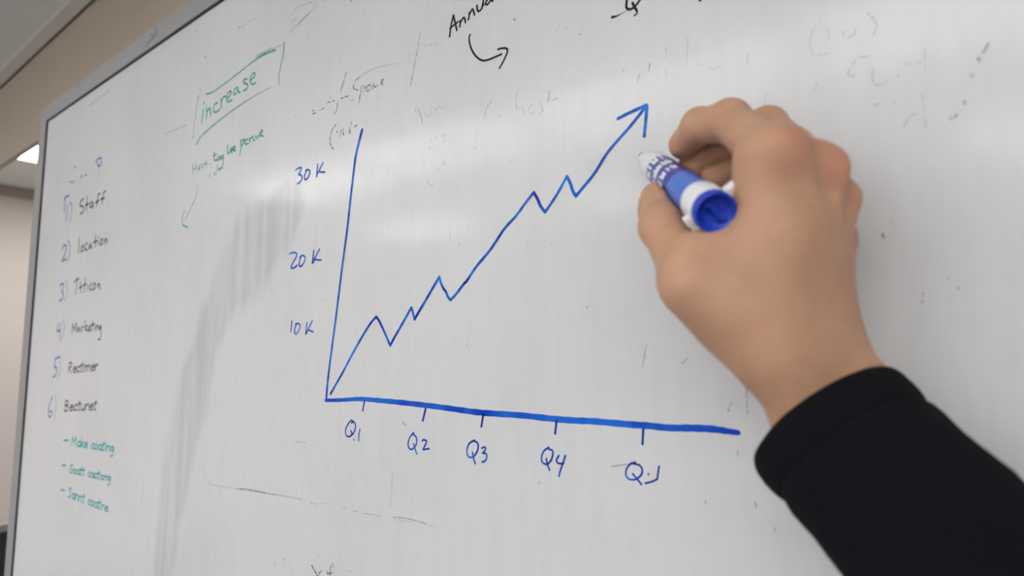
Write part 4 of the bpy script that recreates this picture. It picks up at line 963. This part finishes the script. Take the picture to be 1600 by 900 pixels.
# ------------------------------------------------------------------ the hand: one continuous skin surface
J = {'wr_r': (-70.0, 272.5, 1597.6), 'wr_u': (-56.8, 294.9, 1602.4), 'fa_r': (-56.4, 284.5, 1564.1), 'fa_u': (-42.0, 294.0, 1577.8), 'fb_r': (-31.5, 265.8, 1530.1), 'fb_u': (-14.5, 277.1, 1546.3), 'i0': (-62.8, 260.9, 1678.8), 'i1': (-90.4, 289.4, 1708.3), 'i2': (-109.2, 300.9, 1713.4), 'i3': (-122.5, 311.4, 1709.3), 'm0': (-50.4, 277.4, 1673.7), 'm1': (-77.6, 305.8, 1706.8), 'm2': (-100.9, 319.5, 1707.1), 'm3': (-121.8, 322.0, 1700.2), 'r0': (-48.3, 295.5, 1663.8), 'r1': (-67.2, 319.6, 1690.4), 'r2': (-91.1, 325.8, 1696.3), 'r3': (-109.9, 322.2, 1689.5), 'p0': (-52.7, 311.5, 1649.5), 'p1': (-59.2, 326.4, 1674.2), 'p2': (-72.3, 324.5, 1669.5), 'p3': (-83.1, 314.3, 1663.5), 't0': (-78.7, 270.3, 1613.1), 't1': (-97.8, 253.8, 1627.4), 't2': (-117.0, 269.9, 1655.9), 't3': (-129.0, 288.7, 1676.1)}
J = {k: np.array(v, float) for k, v in J.items()}
VOX = 1.05
lo = np.array([-165.0, 215.0, 1515.0]); hi = np.array([10.0, 345.0, 1738.0])
dims = np.ceil((hi-lo)/VOX).astype(int)
ax_ = [np.arange(dims[i], dtype=np.float32)*VOX+lo[i] for i in range(3)]
PX, PY, PZ = ax_[0][:, None, None], ax_[1][None, :, None], ax_[2][None, None, :]
INF = np.float32(60)
def cap_sdf(a, b, ra, rb):
    out = np.full(dims, INF, np.float32)
    pad = max(ra, rb)+22
    i0 = np.maximum(((np.minimum(a, b)-pad-lo)/VOX).astype(int), 0); i1 = np.minimum(((np.maximum(a, b)+pad-lo)/VOX).astype(int)+2, dims)
    if np.any(i1 <= i0): return None
    s = tuple(slice(i0[k], i1[k]) for k in range(3))
    x = PX[s[0]]-np.float32(a[0]); y = PY[:, s[1]]-np.float32(a[1]); z = PZ[:, :, s[2]]-np.float32(a[2])
    d = (b-a).astype(np.float32); L2 = float(d@d)+1e-6
    t = np.clip((x*d[0]+y*d[1]+z*d[2])/L2, 0, 1)
    return s, (np.sqrt((x-t*d[0])**2+(y-t*d[1])**2+(z-t*d[2])**2)-(ra+(rb-ra)*t)).astype(np.float32)
def smin(a, b, k):
    h = np.clip(0.5+0.5*(b-a)/k, 0, 1); return b+(a-b)*h-k*h*(1-h)
def add(field, a, b, ra, rb, k):
    r = cap_sdf(np.asarray(a, float), np.asarray(b, float), ra, rb)
    if r is None: return
    s, d = r; field[s] = smin(field[s], d, k)
def carve(field, a, b, ra, rb, k):
    s, d = cap_sdf(np.asarray(a, float), np.asarray(b, float), ra, rb); field[s] = -smin(-field[s], d, k)
mix = lambda a, b, t: a*(1-t)+b*t
unit = lambda v: v/np.linalg.norm(v)
wr_c = mix(J['wr_r'], J['wr_u'], 0.5)
dorsal = unit(np.cross(J['i0']-wr_c, J['p0']-wr_c))
if dorsal @ np.array([0, -1.0, 0]) < 0: dorsal = -dorsal
palm = np.full(dims, INF, np.float32)
add(palm, J['wr_r'], J['wr_u'], 14.0, 13.0, 1)
add(palm, J['wr_r'], J['fa_r'], 14.0, 15.0, 8); add(palm, J['wr_u'], J['fa_u'], 13.0, 15.5, 8)
add(palm, wr_c-dorsal*3, mix(J['fa_r'], J['fa_u'], .5)-dorsal*3, 16.5, 19, 8)
add(palm, J['fa_r'], J['fb_r'], 15.0, 17, 8); add(palm, J['fa_u'], J['fb_u'], 15.5, 17, 8)
add(palm, mix(J['fa_r'], J['fa_u'], .5), mix(J['fb_r'], J['fb_u'], .5), 19, 21, 8)
add(palm, J['wr_u']+dorsal*3.5, J['wr_u']+dorsal*3.5+unit(J['fa_u']-J['wr_u'])*8, 10.5, 10.5, 8)      # ulna head
for f_, t_, r_ in (('i', .16, 12.2), ('m', .42, 11.2), ('r', .68, 10.2), ('p', .92, 9.4)):
    add(palm, mix(J['wr_r'], J['wr_u'], t_), J[f_+'0']-dorsal*1.5, 14.5, r_, 13)
    add(palm, mix(mix(J['wr_r'], J['wr_u'], t_), J[f_+'0'], .3)-dorsal*9, J[f_+'0']-dorsal*8, 12, 8.5, 12)     # palm pad
    add(palm, J[f_+'0']+dorsal*1.6, J[f_+'0']+dorsal*1.2+unit(J[f_+'1']-J[f_+'0'])*2, r_-2.0, r_-2.4, 7)          # knuckle
    add(palm, mix(wr_c, J[f_+'0'], .35)+dorsal*10.3, J[f_+'0']+dorsal*7.6, 1.8, 2.8, 6)                         # tendon
for u, w_ in (('i', 'm'), ('m', 'r'), ('r', 'p')):                                                              # hollows between knuckles
    c = mix(J[u+'0'], J[w_+'0'], .5); carve(palm, c+dorsal*15.5+unit(c-wr_c)*3, c+dorsal*15.0-unit(c-wr_c)*12, 4.8, 3.0, 6)
add(palm, J['t0'], J['t1'], 17.5, 13.2, 14)
add(palm, mix(J['wr_r'], wr_c, .3), J['t0'], 14, 16.5, 14)
add(palm, J['t0']-dorsal*8, mix(J['t1'], J['i0'], .25)-dorsal*6, 15, 9, 12)
add(palm, mix(J['t1'], J['t0'], .1), mix(J['i0'], wr_c, .38), 8.5, 9.5, 16)                                    # thumb web
add(palm, mix(J['t1'], J['t0'], .5), mix(J['i0'], wr_c, .5), 12, 10, 14)
def chain(f_, r, k=3.0):
    F_ = np.full(dims, INF, np.float32)
    p = [J[f_+str(i)] for i in range(4)]
    add(F_, p[0], mix(p[0], p[1], .5), r[0], (r[0]+r[1])/2-0.6, k); add(F_, mix(p[0], p[1], .5), p[1], (r[0]+r[1])/2-0.6, r[1], k)
    add(F_, p[1], mix(p[1], p[2], .5), r[1], (r[1]+r[2])/2-0.5, k); add(F_, mix(p[1], p[2], .5), p[2], (r[1]+r[2])/2-0.5, r[2], k)
    add(F_, p[2], p[3], r[2], r[3], k)
    # knuckle bump on the outside of each bend
    for i in (1, 2):
        o_ = unit(2*p[i]-p[i-1]-p[i+1]+1e-3); add(F_, p[i]+o_*1.5, p[i]+o_*1.5+1e-2, r[i]-0.6, r[i]-0.6, 4)
    pad = unit(p[3]-p[2]); return F_
fi = chain('i', (11.2, 10.0, 9.0, 8.2)); fm = chain('m', (10.6, 9.8, 8.8, 8.0)); fr = chain('r', (9.0, 8.4, 7.9, 7.2)); fp = chain('p', (8.2, 7.4, 6.9, 6.4))
ft = np.full(dims, INF, np.float32)
add(ft, J['t1'], J['t2'], 12.4, 10.2, 4); add(ft, J['t2'], mix(J['t2'], J['t3'], .55), 10.4, 9.9, 4); add(ft, mix(J['t2'], J['t3'], .55), J['t3'], 9.9, 8.2, 4)
bend = unit(2*J['t2']-J['t1']-J['t3']); add(ft, J['t2']+bend*1.5, J['t2']+bend*1.5+.01, 9.8, 9.8, 5)
body = smin(palm, ft, 5.0)
fing = smin(smin(fi, fm, 0.8), smin(fr, fp, 0.8), 0.8)
body = smin(body, fing, 4.0)
# the marker presses into the flesh it touches
P0 = np.array(cap)*1000; P1 = np.array(nib)*1000
s, dm = cap_sdf(P0+(P1-P0)*0.03, P1, 9.1, 8.0)
body[s] = np.maximum(body[s], -(dm))
del palm, fi, fm, fr, fp, ft, fing

def surface_nets(F_):
    neg = F_ < 0
    nxc, nyc, nzc = [d_-1 for d_ in F_.shape]
    cnt = np.zeros((nxc, nyc, nzc), np.int8)
    for i in (0, 1):
        for j in (0, 1):
            for k in (0, 1): cnt += neg[i:i+nxc, j:j+nyc, k:k+nzc]
    act = (cnt > 0) & (cnt < 8); cells = np.argwhere(act); vid = np.full(act.shape, -1, np.int64); vid[act] = np.arange(len(cells))
    acc = np.zeros((len(cells), 3)); num = np.zeros(len(cells))
    cs = [(i, j, k) for i in (0, 1) for j in (0, 1) for k in (0, 1)]
    for a in range(8):
        for b in range(a+1, 8):
            ca, cb = np.array(cs[a]), np.array(cs[b])
            if abs(ca-cb).sum() != 1: continue
            ia = cells+ca; ib = cells+cb; fa = F_[tuple(ia.T)]; fb = F_[tuple(ib.T)]
            m_ = (fa < 0) != (fb < 0); t = np.zeros(len(cells)); t[m_] = fa[m_]/(fa[m_]-fb[m_])
            acc[m_] += (ia+(cb-ca)*t[:, None])[m_]; num[m_] += 1
    verts = acc/num[:, None]*VOX+lo
    faces = []
    for axis in range(3):
        sl0 = [slice(None)]*3; sl1 = [slice(None)]*3; sl0[axis] = slice(0, -1); sl1[axis] = slice(1, None)
        a, b = neg[tuple(sl0)], neg[tuple(sl1)]; e = np.argwhere(a != b)
        u, w_ = [(1, 2), (2, 0), (0, 1)][axis]
        ok = (e[:, u] > 0) & (e[:, w_] > 0) & (e[:, u] < F_.shape[u]-1) & (e[:, w_] < F_.shape[w_]-1); e = e[ok]
        q = []
        for du, dw in ((1, 1), (0, 1), (0, 0), (1, 0)):
            c = e.copy(); c[:, u] -= du; c[:, w_] -= dw; q.append(vid[tuple(c.T)])
        q = np.stack(q, 1); inside = a[tuple(e.T)]
        q[~inside] = q[~inside][:, ::-1]; faces.append(q)
    return verts, np.vstack(faces)
V, Fq = surface_nets(body); del body
# light smoothing
Eg = np.vstack([Fq[:, [0, 1]], Fq[:, [1, 2]], Fq[:, [2, 3]], Fq[:, [3, 0]]])
deg = np.bincount(Eg.ravel(), minlength=len(V)).astype(float)
for it in range(5):
    acc = np.stack([np.bincount(Eg[:, 0], V[Eg[:, 1], c], len(V))+np.bincount(Eg[:, 1], V[Eg[:, 0], c], len(V)) for c in range(3)], 1)
    V = V*0.45+acc/deg[:, None]*0.55
person = mesh_obj('person', V/1000, [tuple(int(i) for i in q) for q in Fq], M['skin'], smooth=True)
flush = np.zeros(len(V))
for key, r_, s_ in (('i0', 13, .5), ('m0', 13, .55), ('r0', 12, .4), ('p0', 12, .3), ('i1', 12, .4), ('m1', 11, .5), ('r1', 10, .3), ('p1', 9, .25), ('i2', 9, .3), ('i3', 11, .45), ('t2', 12, .3), ('t3', 12, .35), ('m3', 10, .4)):
    d_ = np.linalg.norm(V-J[key]-(dorsal*6 if key.endswith('0') else 0), axis=1); flush = np.maximum(flush, s_*np.exp(-(d_/r_)**2*1.4))
t = person.data.attributes.new('flush', 'FLOAT', 'POINT'); t.data.foreach_set('value', flush.astype(np.float32))
tag(person, 'person reaching in from the right, right hand gripping the blue marker, black sleeve', 'person')

# fingernails
axw = unit(P1-P0)
def nail(tip, prev, away, r, w):
    c = mix(tip, prev, 0.08); along = unit(tip-prev); away = unit(away-(away@along)*along); side = np.cross(along, away)
    V_, F_ = [], []; nu, nv = 9, 11
    for i in range(nu):
        u = -1+2*i/(nu-1)
        for j in range(nv):
            v_ = -1+2*j/(nv-1); rr = r+0.25-0.5*max(0, abs(v_)**4)-0.7*max(0, -u)**3
            wid = w*(1-0.25*max(0, u)**2); ang = v_*wid/r
            V_.append((c+along*(u*5.2*math.sqrt(max(0.05, 1-0.35*v_*v_)))+away*rr*math.cos(ang)+side*rr*math.sin(ang))/1000)
    for i in range(nu-1):
        for j in range(nv-1): F_.append((i*nv+j, (i+1)*nv+j, (i+1)*nv+j+1, i*nv+j+1))
    o = mesh_obj('fingernail', V_, F_, M['nail'], person, True)
    so = o.modifiers.new('thickness', 'SOLIDIFY'); so.thickness = 0.0006; so.offset = 0
for f_, r_, w_ in (('i', 7.5, 5.0), ('m', 7.8, 5.2), ('t', 8.8, 6.2)):
    tip, prev = J[f_+'3'], J[f_+'2']; away = (tip-P0)-((tip-P0)@axw)*axw; nail(tip, prev, away, r_, w_)
hc = mix(J['m0'], wr_c, .4)-dorsal*12
for f_, r_, w_ in (('r', 7.3, 4.8), ('p', 6.5, 4.2)):
    tip, prev = J[f_+'3'], J[f_+'2']; nail(tip, prev, tip-hc, r_, w_)

# ------------------------------------------------------------------ sleeve and cuff
from mathutils import noise as mnoise
PATH = [np.array(p, float) for p in [(-53.1, 286.6, 1567.2), (-23.0, 271.4, 1538.2), (24.4, 247.6, 1492.6), (128.4, 204.7, 1427.6)]]
def path_at(s_):
    acc = 0
    for a, b in zip(PATH[:-1], PATH[1:]):
        l_ = np.linalg.norm(b-a)
        if s_ <= acc+l_ or b is PATH[-1]: return a+(b-a)*(s_-acc)/l_, unit(b-a)
        acc += l_
def path_s(s_):
    ws = [(-12, 1), (-6, 2), (0, 3), (6, 2), (12, 1)]; p = sum(path_at(max(s_+o_, -30))[0]*w for o_, w in ws)/9
    q = sum(path_at(max(s_+4+o_, -30))[0]*w for o_, w in ws)/9; return p, unit(q-p)
TOT = sum(np.linalg.norm(b-a) for a, b in zip(PATH[:-1], PATH[1:]))
side0 = np.array((0.65, 0.43, 0.62))
def ring(s_, a_, b_, n=72, wob=0.0, seed=0.0, off=0.0):
    p, d_ = path_s(s_); sd = unit(side0-(side0@d_)*d_); up = np.cross(d_, sd); out = []
    for k in range(n):
        th = 2*math.pi*k/n; c_, s2 = math.cos(th), math.sin(th)
        w = wob*mnoise.noise(Vector((c_*1.6+seed, s2*1.6, s_*0.035)))+wob*0.6*mnoise.noise(Vector((c_*3+seed, s2*3+5, s_*0.09)))
        out.append(p+sd*c_*(a_+w+off)+up*s2*(b_+w+off))
    return out
def tube(name, rings, mat, parent, close_end=False):
    n = len(rings[0]); V_ = [v_/1000 for r in rings for v_ in r]; F_ = []
    for i in range(len(rings)-1):
        for k in range(n): F_.append((i*n+k, i*n+(k+1) % n, (i+1)*n+(k+1) % n, (i+1)*n+k))
    if close_end: F_.append(tuple((len(rings)-1)*n+k for k in range(n)))
    return mesh_obj(name, V_, F_, mat, parent, True)
sleeve = tube('sleeve', [ring(s_, *ab, wob=w_, seed=3.1) for s_, ab, w_ in
    [(10, (33.0, 26.4), .3), (14.5, (33.2, 27.4), .4), (16, (34.0, 28.2), .5), (19, (34.8, 29.0), .8), (23, (35.0, 29.6), 1.0), (28, (34.6, 30), 1.4), (34, (34.2, 30), 1.8)]
    + [(34+6*k, (34.0+0.02*k, 30+0.3*k), 2.2) for k in range(1, 9)]
    + [(82+10*k, (34.2+0.5*k, 32.4+0.4*k), 3.0) for k in range(1, int((TOT-100)/10))]
    + [(TOT-8, (40, 36), 1), (TOT-3, (26, 24), 0.5), (TOT, (6, 6), 0)]], M['sleeve'], person, True)
tube('cuff', [ring(s_, 35.2+o_, 28.6+o_, wob=.5, seed=1.0) for s_, o_ in
    [(30, -3.6), (20, -3.4), (8, -3.2), (2.0, -2.8), (0.2, -2.0), (-0.6, -1.0), (-0.4, -0.1), (0.8, 0.5), (3, 0.9), (7, 0.9), (11, 0.5), (14, -0.2), (16.0, -1.1), (17, -2.2)]], M['sleeve'], sleeve)
